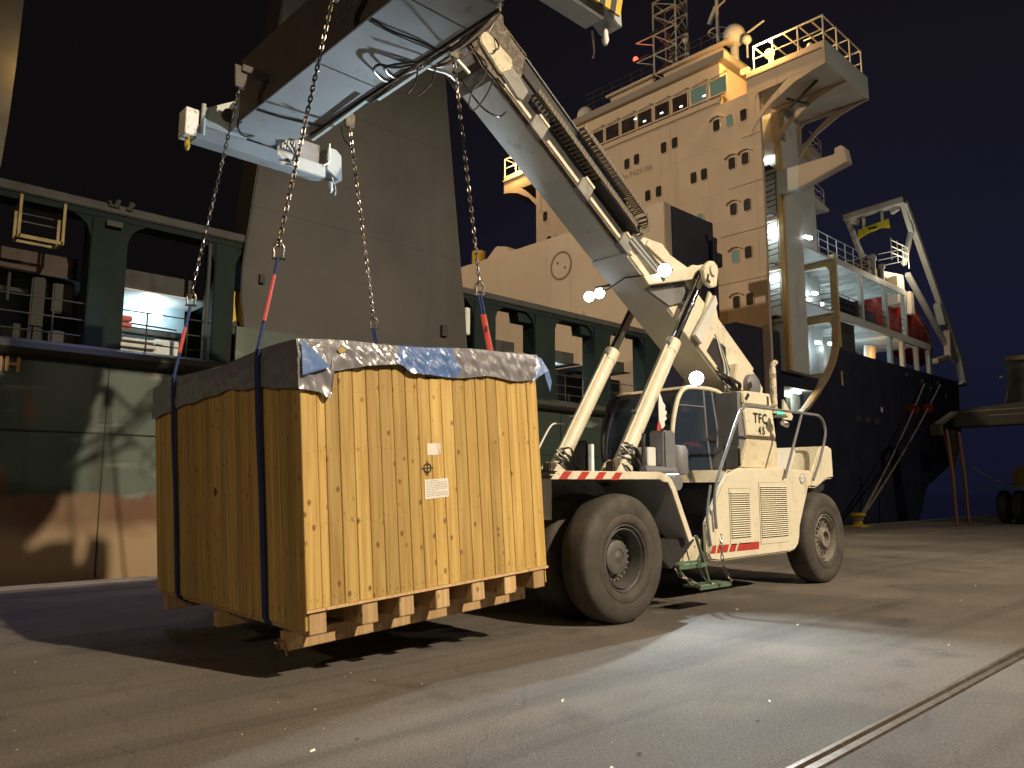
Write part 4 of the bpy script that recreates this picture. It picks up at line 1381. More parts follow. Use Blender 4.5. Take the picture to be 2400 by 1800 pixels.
# --- boom
m = bprism([(-.72, .0), (4.0, .0), (4.0, .60), (-.55, .60)], YN + .10, YF)
m.build('inner_boom', 'boomgrey', rs, bevel=.012)
bprism([(-.75, .05), (-.35, -.02), (.10, .02), (.25, .45), (.10, .95), (-.50, .93), (-.80, .60)], YN + .02, YF + .05).build('boom_head', 'greasy', rs, bevel=.03)
bprism([(-.62, .18), (-.1, .12), (.02, .40), (-.10, .52), (-.62, .44), (-.74, .32)], YN - .04, YN + .03).build('head_plate', 'creamdirty', rs, bevel=.015)
bprism([(-.25, .62), (3.1, .62), (3.1, .86), (-.1, .86)], YN + .05, YN + .40).build('hose_trough', 'darksteel', rs, bevel=.01)
bprism([(-.3, .86), (3.0, .86), (3.0, .885), (-.3, .885)], YN + .02, YN + .42).build('trough_lip', 'greysteel', rs)
bprism([(-.1, .03), (3.9, .03), (3.9, .075), (-.1, .075)], YN + .02, YN + .10).build('slide_strip', 'greasy', rs)
for s0, s1 in ((.05, .70), (1.15, 2.0), (2.35, 3.25), (3.5, 3.95)):
    bprism([(s0, .080), (s1, .080), (s1, .150), (s0, .150)], YN + .005, YN + .10).build('slide_rail', 'cream', rs, bevel=.004)
bprism([(-.1, .15), (3.5, .15), (3.5, .60), (-.1, .60)], YN + .085, YN + .10).build('recess_shade', 'darksteel', rs)  # flat dark panel, the shade of a recess put into the colour
bprism([(-.2, .16), (.32, .10), (.42, .16), (.42, .40), (.15, .44), (-.2, .42)], YN - .03, YN + .1).build('cover_plate', 'bracketgrey', rs, bevel=.015)
for s0 in (.74, 2.02, 3.27):
    bprism([(s0, .0), (s0 + .30, .0), (s0 + .30, .27), (s0, .27)], YN - .01, YN + .1).build('bracket', 'bracketgrey', rs, bevel=.008)
    bprism([(s0 + .05, .28), (s0 + .30, .28), (s0 + .30, .335), (s0 + .05, .335)], YN - .02, YN + .1).build('bracket_cap', 'cream', rs, bevel=.006)
# energy chain: two runs and the bend, link by link
lkm = MB()
lkm.box(-.036, .036, -.12, -.10, -.045, .045).box(-.036, .036, .10, .12, -.045, .045).box(-.012, .012, -.10, .10, -.04, -.03).box(-.012, .012, -.10, .10, .03, .04)
lkm = lkm.build('chain_link', mat('energy_chain', (.20, .165, .12), .5, .1, (.05, .043, .035), 20), mesh_only=True)
path = [(0.55 + i * .08, .50) for i in range(36)]
R0 = .20
for k in range(1, 8):
    a = -math.pi / 2 + math.pi * k / 8
    path.append((3.43 + R0 * math.cos(a), .50 + R0 + R0 * math.sin(a)))
path += [(3.39 - i * .08, .50 + 2 * R0) for i in range(24)]
ec = bprism([(3.30, .57), (3.42, .57), (3.42, .73), (3.30, .73)], YN + .0, YN + .15).build('energy_chain', 'darksteel', rs)
for i, p in enumerate(path):
    q = path[min(i + 1, len(path) - 1)]
    o_ = path[max(i - 1, 0)]
    ang = math.atan2(q[1] - o_[1], q[0] - o_[0]) - R(33.38)
    place('chain_link', lkm, ec, Vector(b3(p[0], p[1], YN + .0)) - Vector(OFF[rs.name]), (0, -ang, 0))
MB().prism([bp(2.3, .46), bp(3.45, .46), bp(3.52, .50), bp(3.45, .44), bp(2.3, .43)], 'y', YN - .10, YN + .12).build('chain_guide', 'darksteel', rs)
bprism([(1.0, .50 + .05), (3.2, .55), (3.2, .60), (1.0, .60)], YN - .08, YN + .1).build('chain_guide', 'greysteel', rs)
# outer boom
OUT = [(3.55, .0), (7.55, .0), (7.85, .25), (7.85, .92), (7.3, .96), (4.2, .96), (3.75, .66), (3.55, .66)]
bprism(OUT, YN + .03, YF + .02).build('outer_boom', 'cream', rs, bevel=.012)
bprism([(3.5, -.012), (7.5, -.012), (7.5, .0), (3.5, .0)], YN + .03, YF + .02).build('boom_underside', 'boomgrey', rs)
SIDE = [(3.62, .01), (5.55, .01), (5.55, .22), (4.0, .22)]
bprism([(3.62, .02), (5.1, .02), (5.1, .16), (3.72, .16)], YN, YN + .03).build('side_plate', 'cream', rs, bevel=.004)
bprism([(3.83, .52), (5.0, .80), (5.0, 1.10), (3.83, .66)], YN - .02, YN + .03).build('side_plate', 'cream', rs, bevel=.004)
bprism([(6.0, .02), (7.5, .02), (7.78, .3), (7.78, .95), (6.25, .95), (5.95, 1.22), (5.75, 1.22), (5.85, .5)], YN - .02, YN + .03).build('side_plate', 'cream', rs, bevel=.004)
bprism([(5.72, .05), (5.98, .05), (6.0, 1.1), (5.86, 1.2)], YN - .10, YN - .02).build('web_plate', 'boomgrey', rs, bevel=.004)
bprism([(6.25, .12), (6.30, .50), (6.72, .62), (6.95, .30), (6.9, .1)], YN - .03, YN - .022).build('opening', 'darksteel', rs)
for k in range(6):
    o1 = .045 * k
    MB().tube(smoothpts([b3(3.45, .20 + o1, YN - .02), b3(4.2, .24 + o1, YN - .03), b3(4.8, .30 + o1 * .9, YN - .03), b3(5.35, .34 + o1 * .6, YN - .03)], 5), .017, 7).build('hose', 'white' if k in (1, 3) else 'greysteel', rs, smooth=True)
    MB().tube(smoothpts([b3(6.30 + k * .05, .50 - k * .02 + .10, YN - .04), b3(6.55 + k * .06, .42 - k * .01, YN - .05), b3(6.85 + k * .05, .22, YN - .05), b3(7.05 + k * .03, -.05, YN - .04), b3(7.30 + k * .04, -.35, YN - .02)], 5), .018, 7).build('hose', ('white', 'greysteel', 'hose')[k % 3], rs, smooth=True)
for k in range(9):
    MB().tube(smoothpts([(12.7 + rnd.uniform(-.1, .3), 7.75, 3.9 + rnd.uniform(-.1, .1)), (12.9 + rnd.uniform(-.1, .3), 7.65 + rnd.uniform(-.1, .1), 3.72), (13.0 + rnd.uniform(-.1, .3), 7.6, 3.60 + rnd.uniform(-.08, .08)), (13.25, 7.7, 3.45)], 5), .02, 7).build('hose', 'hose', rs, smooth=True)
# lift cylinder brackets on the boom
MB().prism([(10.30, 5.26), (12.17, 5.86), (11.80, 5.50), (10.45, 5.14)], 'y', 7.62, 7.84).build('cylinder_arm', 'cream', rs, bevel=.01)
MB().prism([(10.60, 5.14), (12.05, 5.56), (12.0, 5.2), (11.3, 4.95)], 'y', 7.80, 7.86).build('arm_web', 'greysteel', rs)
PIN = [(11.77, 5.62), (11.86, 5.74), (12.0, 5.84), (12.14, 5.86), (12.25, 5.80), (12.28, 5.70), (12.20, 5.39), (12.04, 5.34), (11.88, 5.38), (11.80, 5.48)]
for ya, yb in ((7.38, 7.46), (7.74, 7.82), (8.66, 8.74), (9.06, 9.14)):
    MB().prism(PIN, 'y', ya, yb).build('pin_plate', 'cream', rs, bevel=.012)
MB().cyl((12.06, 7.34, 5.66), (12.06, 9.2, 5.66), .10, n=22).build('pin', 'cream', rs, smooth=True)
MB().rev([(.085, -.01), (.105, -.01), (.105, .01), (.085, .01)], (12.06, 7.375, 5.66), 'y', 22).build('pin_ring', 'creamdirty', rs)
MB().prism([(11.84, 5.42), (11.90, 5.58), (11.95, 5.56), (11.92, 5.48), (11.98, 5.44), (11.96, 5.39)], 'y', 7.374, 7.379).build('pin_lock', 'ink', rs)
for y in (7.6, 8.95):
    b0, b1, b2 = Vector((9.52, y, 2.02)), Vector((11.08, y, 4.24)), Vector((12.06, y, 5.62))
    dr = (b1 - b0).normalized()
    cy = MB()
    cy.tube([b0, b0 + dr * .05, b0 + dr * .06, b1 - dr * .26, b1 - dr * .25, b1 - dr * .01, b1], [.10, .125, .135, .135, .145, .145, .13], 28)
    cyo = cy.build('lift_cylinder', 'cream', rs, smooth=True)
    MB().cyl(b1 - dr * .02, b2, .082, n=24).build('rod', 'chrome', cyo, smooth=True)
    MB().rev([(0, -.09), (.12, -.09), (.12, .09), (0, .09)], b2, 'y', 20).build('rod_eye', 'darksteel', cyo, smooth=True)
    sd = Vector((-dr.z, 0, dr.x))
    pp = [b0 + sd * .165 - Vector((0, .05, 0)) + dr * .15, b1 + sd * .165 - Vector((0, .05, 0)) - dr * .18, b1 + sd * .15 - Vector((0, .05, 0)) - dr * .10]
    MB().tube(pp, .022, 8).build('feed_pipe', 'cream', cyo, smooth=True)
    MB().cyl(pp[1] - dr * .03 - Vector((0, .03, 0)), pp[1] + dr * .10 - Vector((0, .03, 0)), .035, n=10).build('fitting', 'greysteel', cyo)
    q = b0 + dr * 1.0
    MB().bar(q + sd * .10, q + sd * .20, .10, .05).build('pipe_clamp', 'greysteel', cyo)
    for k in range(7):
        c = b0 + dr * rnd.uniform(-.05, .30)
        pts = [c + sd * .2 + Vector((rnd.uniform(-.05, .05), -.10, rnd.uniform(-.05, .1))), c + sd * .05 + Vector((.0, -.19 - rnd.uniform(0, .05), rnd.uniform(-.05, .1))), c - sd * .16 + Vector((rnd.uniform(0, .1), -.16, rnd.uniform(-.1, .0))), c - sd * .25 + Vector((rnd.uniform(.0, .3), -.10, -.22))]
        MB().tube(smoothpts(pts, 5), .018, 7).build('hose', 'hose', cyo, smooth=True)
    MB().box(b0.x - .32, b0.x - .02, y - .16, y + .02, b0.z - .08, b0.z + .10).build('valve_block', 'greasy', cyo, bevel=.02)
    for yy in (y - .17, y + .12):
        MB().prism([(b0.x - .36, 1.85), (b0.x + .22, 1.85), (b0.x + .10, 2.10), (b0.x - .04, 2.16), (b0.x - .16, 2.10)], 'y', yy, yy + .05).build('cylinder_lug', 'cream', cyo, bevel=.01)
MB().box(8.9, 10.6, 7.3, 9.3, 1.74, 1.88).build('deck_plate', 'darksteel', rs, bevel=.01)
# torn pennant tied to the near cylinder
pn = MB()
px_ = [(10.35, 7.40, 3.28), (10.40, 7.36, 3.10), (10.46, 7.36, 3.05), (10.44, 7.36, 2.98), (10.50, 7.36, 2.95), (10.45, 7.36, 2.88), (10.49, 7.36, 2.84), (10.42, 7.36, 2.79), (10.43, 7.36, 2.72), (10.36, 7.37, 2.66), (10.30, 7.38, 2.80), (10.31, 7.39, 3.05)]
pn.add(px_, [tuple(range(12))])
pn.add([(p[0], p[1] + .006, p[2]) for p in px_], [tuple(range(11, -1, -1))])
pn.build('pennant', 'white', rs)
MB().add([(10.30, 7.385, 2.85), (10.35, 7.375, 2.70), (10.30, 7.37, 2.55), (10.20, 7.37, 2.50), (10.24, 7.38, 2.68)], [(0, 1, 2, 3, 4)]).build('pennant_tail', 'red', rs)
# boom pivot
MB().rev([(0, -.05), (.20, -.05), (.24, -.02), (.24, .12), (0, .12)], (13.72, 7.58, 3.70), 'y', 30).build('pivot_cover', 'greysteel', rs, smooth=True)
MB().prism([(13.18, 3.85), (13.30, 4.12), (13.72, 4.15), (14.05, 3.92), (14.26, 3.72), (14.2, 3.3), (14.25, 2.5), (13.0, 2.5), (13.1, 3.3)], 'y', 7.66, 7.86).build('pivot_lug', 'cream', rs, bevel=.02)
MB().prism([(13.18, 3.85), (13.30, 4.12), (13.72, 4.15), (14.05, 3.92), (14.26, 3.72), (14.2, 3.3), (14.25, 2.5), (13.0, 2.5), (13.1, 3.3)], 'y', 8.64, 8.84).build('pivot_lug', 'cream', rs, bevel=.02)
# loose hoses looping at the boom head
for pts, r_ in ((([6.42, 7.80, 7.38], [6.75, 7.75, 7.08], [7.05, 7.72, 7.02], [7.25, 7.78, 7.18]), .014),
                (([6.62, 7.78, 7.9], [6.80, 7.70, 7.72], [6.72, 7.68, 7.45], [6.55, 7.70, 7.22], [6.50, 7.72, 6.98], [6.62, 7.72, 6.98], [6.85, 7.74, 7.30], [7.02, 7.78, 7.62]), .012),
                (([7.05, 7.80, 8.28], [7.08, 7.74, 8.12], [6.98, 7.76, 8.02]), .012),
                (([6.2, 7.7, 7.35], [6.35, 7.75, 7.6], [6.5, 7.80, 7.75], [6.9, 7.9, 8.2], [7.1, 7.85, 8.6]), .022),
                (([5.5, 7.3, 7.2], [5.9, 7.5, 7.4], [6.3, 7.7, 7.75], [6.9, 7.75, 8.4], [7.2, 7.85, 8.75]), .024),
                (([5.5, 7.1, 7.15], [6.0, 7.5, 7.5], [6.35, 7.75, 7.95], [6.8, 7.85, 8.4]), .018),
                (([5.5, 7.5, 7.1], [5.8, 7.6, 7.2], [6.1, 7.7, 7.3], [6.4, 7.85, 7.35]), .03),
                (([5.5, 7.9, 7.15], [5.8, 7.9, 7.35], [6.2, 7.9, 7.55], [6.6, 8.0, 7.9]), .03)):
    MB().tube(smoothpts(pts, 6), r_, 8).build('hose', 'hose' if r_ < .016 else 'brownhose', rs, smooth=True)
MB().bar((6.15, 7.7, 7.62), (6.45, 7.66, 7.42), .04, .04).bar((6.0, 7.75, 8.2), (6.4, 7.5, 8.0), .04, .04).bar((6.4, 7.5, 8.0), (6.6, 7.7, 8.3), .035, .035).build('hose_guide', 'white', rs)
bprism([(-.72, .55), (-.45, .50), (-.35, .95), (-.55, 1.15), (-.85, .95)], YN + .12, YF - .1).build('head_bracket', 'greasy', rs, bevel=.02)

# --- work lamps
def worklamp(c, to, r=.085, m='g_white', body=True):
    c, d = Vector(c), (Vector(to) - Vector(c)).normalized()
    o = MB().tube([c - d * .12, c - d * .06, c - d * .005], [r * .5, r * 1.05, r * 1.1], 16).build('work_lamp', 'darksteel', rs, smooth=True)
    MB().tube([c - d * .01, c + d * .008, c + d * .02], [r, r * .92, r * .5], 16).build('lens', m, o, smooth=True)
    return o
worklamp((11.52, 7.44, 3.62), (4.0, 1.0, .4), .13)
worklamp((10.80, 7.54, 5.45), (3.0, 3.0, 3.0), .12)
worklamp((10.55, 8.80, 5.23), (3.0, 4.0, 4.8), .10)
worklamp((10.38, 8.90, 5.16), (3.0, 4.0, 4.8), .10)
MB().cyl((11.52, 7.5, 3.46), (11.54, 7.47, 3.55), .02, n=8).build('lamp_stem', 'darksteel', rs)
MB().tube([b3(4.05, -.02, 7.86), b3(4.0, -.03, 8.2), (10.52, 8.62, 5.25), (10.5, 8.8, 5.3)], .012, 6).build('cable', 'hose', rs)
MB().bar((10.62, 8.60, 5.36), (10.48, 8.84, 5.33), .04, .03).build('lamp_stem', 'darksteel', rs)
lamp('cab_work_light', 'SPOT', (11.38, 7.28, 3.58), 1700, COOL, (5.6, 2.6, 0.0), .07, 76, .8)
lamp('boom_work_light', 'SPOT', (10.62, 7.36, 5.36), 1300, COOL, (4.2, 3.6, 0.4), .06, 85, .7)
lamp('boom_work_light', 'SPOT', (10.22, 8.90, 5.10), 2300, COOL, (4.4, 9.6, 6.9), .09, 70, .8)
# ---------------------------------------------------------------- the cargo ship alongside
ship = thing('cargo_ship', 'long cargo ship moored at the quay, green forward, navy stern, tall buff superstructure', 'ship', (20, 24, -2.0))
HV = 16.62
# hull: weathered green side forward, navy aft with the sweep of the stern
h = MB()
n = 60
vs, fs = [], []
for i in range(n + 1):
    x = -45 + (24.0 + 45) * i / n
    for z in (-2.6, 0, 1.2, 2.79, 4.17):
        vs.append((x, HV + .012 * math.sin(x * 1.9 + z) + .02 * max(0, math.sin(x * .8)) * (1 if z < 4 else 0), z))
for i in range(n):
    for j in range(4):
        a = i * 5 + j
        fs.append((a, a + 5, a + 6, a + 1))
h.add(vs, fs)
h.build('hull', 'hull', ship, smooth=True)
m = MB()
for z in (2.79,):
    m.box(-45, 24, HV - .022, HV + .02, z - .012, z + .012)
for x in (-8.1, -2.9, 1.2, 4.62, 8.0, 12.6, 17.9):
    m.box(x - .008, x + .008, HV - .02, HV + .02, 0, 4.15)
m.build('hull_seam', 'shipdark', ship)
MB().prism([(HV - .20, 4.20), (HV - .27, 4.30), (HV - .24, 4.42), (HV - .05, 4.50), (HV + .3, 4.52), (HV + .3, 4.12), (HV - .05, 4.14)], 'x', -45, 24).build('rubbing_strake', 'shipdark', ship, smooth=True)
SP = [(23.9, -2.6), (46.5, -2.6), (48.5, 1.0), (50.8, 2.3), (53.2, 3.05), (55.4, 3.8), (56.7, 4.7), (57.35, 5.6), (57.6, 9.0), (38.85, 8.88), (38.4, 8.1), (37.6, 7.3), (36.5, 6.4), (35.4, 5.65), (34.5, 5.2), (23.9, 5.0)]
MB().prism(SP, 'y', HV, HV + .25).build('hull', 'navy', ship, label='dark navy hull side at the stern')
MB().prism([(46.5, -2.6), (48.5, 1.0), (50.8, 2.3), (53.2, 3.05), (55.4, 3.8), (57.35, 5.6), (57.6, 9.0), (58.2, 9.0), (58.0, 5.4), (55.9, 3.5), (50.8, 1.9), (47, -2.6)], 'y', HV + .2, 31.6).build('counter_stern', 'navy', ship, smooth=True)
EDGE = [(39.25, 13.5), (39.20, 10.6), (38.95, 8.9), (38.45, 8.1), (37.65, 7.28), (36.5, 6.38), (35.4, 5.62), (34.5, 5.18)]
EDI = [(p[0] - .20, p[1] + .04) for p in EDGE]
MB().prism(EDGE + EDI[::-1], 'y', HV - .03, HV + .30).build('bulwark_edge', mat('edge_buff', (.56, .36, .17), .55, 0, (.5, .31, .15), 2), ship)
MB().prism([(24.0, 4.9), (24.0, 7.7), (27.8, 8.44), (29.5, 8.92), (33.4, 9.05), (33.4, 7.2), (37.3, 7.2), (36.7, 6.55), (33.6, 6.5), (33.6, 4.9)], 'y', 17.0, 17.3).build('bulwark', 'navy', ship)
MB().box(33.5, 37.0, 17.9, 18.0, 4.6, 6.5).box(33.5, 37.0, 17.0, 17.95, 6.5, 6.55).build('recess_panel', 'shipwhite', ship)
MB().box(35.2, 35.7, 17.75, 17.89, 4.8, 6.2).build('recess_door', 'shipgrey', ship, bevel=.02)
# welded numerals / draught marks and a hull letter pair
for k, (xx, zz) in enumerate(((40.5, 5.4), (41.7, 5.4), (42.9, 5.4))):
    MB().box(xx, xx + .7, HV - .012, HV, zz - .14, zz + .16).build('draught_mark', 'shipgrey', ship)
MB().cyl((44.0, HV - .02, 6.1), (44.0, HV, 6.1), .16, n=14).build('hull_light', 'shipwhite', ship)
lo_ = mat('hull_letter_orange', (.30, .15, .045), .6, 0, (.2, .13, .05), 6)
text('lettering', 'N', lo_, ship, (2.66, HV - .05, 3.98), (R(90), 0, 0), .38, off_=.012)
text('lettering', 'H', lo_, ship, (2.96, HV - .05, 3.98), (R(90), 0, 0), .38, off_=.012)

# open deck edge: posts, top rail, band, rails, deck, hatch side
POSTS = [(-8.0, -7.3), (-3.0, -2.3), (1.35, 2.05), (4.11, 4.80), (6.62, 7.10), (14.25, 15.10), (16.75, 17.68), (19.6, 20.45), (22.4, 23.3)]
for a, b in POSTS:
    MB().box(a, b, HV - .02, HV + .55, 4.48, 7.18).build('deck_post', 'shipgreen', ship, bevel=.02)
    for s, e_ in ((1, b), (-1, a)):
        MB().prism([(e_, 7.2), (e_ + s * .42, 7.2), (e_ + s * .22, 7.10), (e_ + s * .08, 6.98), (e_, 6.72)], 'y', HV + .02, HV + .10).build('corner_bracket', 'shipgreen', ship)
MB().box(-45, 24, HV - .05, HV + .6, 7.30, 7.49).build('top_rail', 'shipgrey', ship, bevel=.02)
MB().box(-45, 24, HV + .0, HV + .5, 7.17, 7.30).build('top_rail_web', 'shipgreen', ship)
for a, b in ((16.1, 16.8), (19.0, 19.65)):
    MB().prism([(a, 7.17), (b, 7.17), (b, 6.86), (a + .05, 6.86)], 'y', HV + .1, HV + .5).build('rail_gusset', 'shipgreen', ship)
prv = None
for (a0, b0_), (a1, b1_) in zip(POSTS, POSTS[1:]):
    x0, x1 = b0_, a1
    mt = 'rustpanel' if x0 < 3 else 'shipgrey'
    MB().box(x0 - .02, x1 + .02, HV + .95, HV + 1.05, 6.02 if x0 < 12 else 5.98, 6.46 if x0 < 12 else 6.38).build('walkway_band', mt, ship)
    MB().box(x0 - .3, x1 + .3, HV + .9, HV + 2.4, 6.00, 6.03).build('walkway_floor', 'shipgrey', ship)
    if x0 < 16 and x1 - x0 > .6:
        r_ = MB()
        for z in (4.70, 5.02, 5.36):
            r_.tube([(x0, HV + .1, z), (x1, HV + .1, z)], .014, 6)
        for q in (.28, .74):
            xx = x0 + (x1 - x0) * q
            r_.tube([(xx, HV + .1, 4.5), (xx, HV + .1, 5.36)], .017, 6)
        r_.build('guard_rail', 'shipgrey', ship)
MB().box(-45, 24, HV, 31.2, 4.40, 4.50).build('deck', 'shipdark', ship)
MB().box(-45, 24.2, 19.2, 29, 4.5, 6.05).build('hatch_coaming', 'shipdark', ship)
MB().box(-45, 60, 31.2, 31.6, -2.6, 5.2).build('far_side', 'navy', ship)
# lit deck room behind the third opening from the left
MB().box(4.7, 6.75, 18.6, 18.7, 4.5, 6.0).build('room_wall', mat('deck_room_blue', (.46, .58, .62), .45, 0, (.38, .5, .54), 1.2), ship)
MB().box(4.6, 6.9, 17.4, 18.7, 5.97, 6.0).build('room_ceiling', 'shipwhite', ship)
MB().box(4.7, 6.6, 18.3, 18.59, 5.22, 5.34).build('shelf', 'shipdark', ship)
MB().box(4.78, 5.9, 17.9, 18.3, 4.5, 5.02).build('locker', 'shipwhite', ship, bevel=.02)
MB().box(5.95, 6.5, 18.1, 18.4, 4.5, 5.1).build('locker', 'shipwhite', ship, bevel=.02)
for z in (4.62, 4.76, 4.92):
    MB().box(4.80, 5.85, 17.88, 17.899, z, z + .04).build('locker_slot', 'shipdark', ship)
MB().box(5.02, 5.26, 17.5, 17.75, 5.30, 5.42).box(5.02, 5.26, 17.5, 17.75, 5.14, 5.26).build('valve_block', 'red', ship, bevel=.02)
MB().tube([(4.9, 17.55, 5.2), (4.95, 17.5, 5.35), (5.0, 17.55, 5.22)], .05, 8).build('valve_body', 'shipdark', ship)
MB().tube([(5.26, 17.6, 5.28), (6.2, 17.5, 5.24)], .018, 6).build('pipe', 'shipgrey', ship)
for x, z, r_ in ((6.12, 5.72, .09), (5.62, 5.56, .05), (5.74, 5.86, .04)):
    MB().ball((x, 18.5, z), r_, r_, r_, 12).build('deck_lamp', 'g_white', ship, smooth=True)
lamp('deck_room_lamp', 'POINT', (5.8, 18.1, 5.75), 42, (.72, .92, 1.0), size=.08)
MB().cyl((6.48, HV - .05, 4.5), (6.48, HV - .05, 7.1), .045, n=10).build('vertical_pipe', 'shipgrey', ship, smooth=True)
lamp('deck_side_light', 'SPOT', (4.3, 16.1, 7.1), 420, (.55, .56, 1.0), (3.4, 14.4, 0), .1, 72, .7)
MB().box(4.35, 4.65, HV - .12, HV - .02, 7.0, 7.12).build('side_light', 'shipgrey', ship)
# yellow cage on the first opening
cg = MB()
c0, c1 = 2.86, 3.60
for x in (c0, c1):
    for y in (HV - .05, HV + .35):
        cg.bar((x, y, 6.42), (x, y, 7.26), .05, .05)
for z in (6.45,):
    cg.bar((c0, HV - .05, z), (c1, HV - .05, z), .05, .07)
    cg.bar((c0, HV + .35, z), (c1, HV + .35, z), .05, .05)
    for x in (c0, c1):
        cg.bar((x, HV - .05, z), (x, HV + .35, z), .05, .05)
cg.build('ladder_cage', mat('cage_yellow', (.22, .15, .012), .5, 0, (.16, .11, .012), 5), ship)
cg = MB()
for z in (6.86, 7.02, 7.14):
    cg.tube([(c0, HV + .35, z), (c1, HV + .35, z)], .013, 6)
cg.build('cage_rung', 'rustwhite', ship)
fx = MB()
for k in range(8):
    x = 4.28 + rnd.uniform(0, .55)
    fx.cyl((x, HV - .06, 7.42), (x + rnd.uniform(-.1, .1), HV - .1, 7.5 + rnd.uniform(0, .10)), rnd.uniform(.02, .05), n=8)
fx.build('rail_fitting', 'shipgrey', ship, bevel=.01, kind='stuff')
# things seen dimly on deck, left opening
for (x0, x1, y0, y1, z0, z1, mm) in ((2.1, 2.5, 18.2, 18.6, 4.5, 6.0, 'rustpanel'), (3.35, 3.6, 17.6, 17.9, 4.5, 6.0, 'shipdark'), (3.75, 4.15, 17.7, 18.1, 5.3, 6.0, 'shipgrey'), (3.7, 4.2, 17.5, 17.9, 4.5, 4.9, 'shipgrey')):
    MB().box(x0, x1, y0, y1, z0, z1).build('deck_gear', mm, ship, bevel=.03)
MB().cyl((2.95, 17.6, 5.4), (2.95, 17.6, 6.1), .03, n=8).build('pipe', 'shipgrey', ship)
# yellow ladder hood beside the column, and fittings near the middle opening
MB().prism([(6.98, 4.55), (6.98, 5.9), (7.06, 6.1), (7.2, 6.22), (7.4, 6.2), (7.4, 4.55)], 'y', HV + .12, HV + .25).build('ladder_hood', 'yellow', ship, bevel=.02)
MB().prism([(7.1, 5.15), (7.1, 5.4), (7.2, 5.5), (7.3, 5.48), (7.3, 5.15)], 'y', HV + .105, HV + .119).build('hood_opening', 'ink', ship)
MB().box(7.1, 14.3, HV - .22, HV - .15, 4.4, 5.30).build('bulwark_panel', 'hull', ship)
MB().box(14.02, 14.2, HV + .1, HV + .3, 6.15, 6.95).build('box', 'shipwhite', ship, bevel=.02)
MB().cyl((14.10, HV + .2, 4.6), (14.10, HV + .2, 5.62), .12, n=14).build('vent_pipe', 'yellow', ship, smooth=True)
# lit doors behind the right-hand openings
for x0, x1, zc in ((18.35, 19.35, 5.25), (21.0, 21.9, 5.2)):
    MB().box(x0, x1, 18.3, 18.4, 4.5, 6.0).build('room_wall', 'shipwhite', ship)
    MB().box(x0, x1, 17.7, 18.4, 5.98, 6.0).build('room_ceiling', 'shipwhite', ship)
    MB().ball((x0 + .08, 17.75, 5.82), .085, n=12).build('deck_lamp', 'g_white', ship, smooth=True)
    lamp('deck_door_lamp', 'POINT', (x0 + .3, 17.7, 5.75), 22, (.75, .95, 1.0), size=.06)
MB().box(18.8, 19.0, 18.1, 18.29, 4.9, 5.3).build('deck_gear', 'shipdark', ship, bevel=.02)
MB().ball((21.35, 17.6, 5.05), .10, .06, .16, n=12).build('deck_lamp', 'g_white', ship, smooth=True)
for (x0, x1, z0, z1) in ((15.6, 16.7, 5.0, 5.7), (17.7, 18.3, 4.6, 5.3)):
    MB().box(x0, x1, 17.9, 18.4, z0, z1).build('deck_gear', 'shipdark', ship, bevel=.03)
r_ = MB()
for z in (4.75, 5.05, 5.38):
    r_.tube([(17.7, HV + .15, z), (24, HV + .15, z)], .014, 6)
for x in (18.3, 19.2, 21.2, 22.0):
    r_.tube([(x, HV + .15, 4.5), (x, HV + .15, 5.38)], .016, 6)
r_.build('guard_rail', 'shipgrey', ship)

# flared grey crane column standing inboard of the rail
cc = MB()
fr = [(7.30, 16.48, 5.2), (7.18, 16.48, 6.0), (7.18, 16.48, 6.7), (7.26, 16.48, 7.4), (7.35, 16.48, 8.2), (7.77, 16.48, 12.46), (8.05, 16.48, 15.6)]
bk = [(13.97, 5.2), (13.88, 6.0), (13.82, 6.7), (13.73, 7.4), (13.63, 8.2), (13.12, 12.46), (12.78, 15.6)]
vs, fs = [], []
for (xa, ya, z), (xb, _) in zip(fr, bk):
    d = .95 if z > 7.5 else .55
    vs += [(xa, ya, z), (xb, ya, z), (xb - .1, ya + 1.5, z), (xa + .02 + (.25 if z < 7 else 0), ya + d, z)]
for i in range(len(fr) - 1):
    for k in range(4):
        fs.append((i * 4 + k, i * 4 + (k + 1) % 4, (i + 1) * 4 + (k + 1) % 4, (i + 1) * 4 + k))
fs += [(0, 1, 2, 3), tuple(len(vs) - 4 + k for k in range(4))[::-1]]
cc.add(vs, fs)
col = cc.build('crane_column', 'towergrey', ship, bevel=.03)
cc = MB()
cc.prism([(8.3, 15.6), (8.2, 16.1), (8.7, 18.0), (12.1, 18.0), (12.6, 16.1), (12.5, 15.6)], 'y', 16.6, 18.2)
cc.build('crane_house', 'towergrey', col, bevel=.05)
MB().box(7.36, 13.6, 16.474, 16.482, 8.196, 8.204).build('weld_seam', 'towergrey', col)
MB().box(7.66, 13.2, 16.474, 16.482, 11.296, 11.304).build('weld_seam', 'towergrey', col)
MB().box(7.60, 7.72, 16.40, 16.47, 6.4, 6.6).box(12.9, 13.1, 16.38, 16.47, 5.9, 6.2).build('column_fitting', 'shipdark', col, kind='stuff')
lamp('column_fill_light', 'POINT', (3.2, 17.5, 10.4), 35, SODIUM, size=.15)  # added lamp without a fitting, warms the left face of the crane column
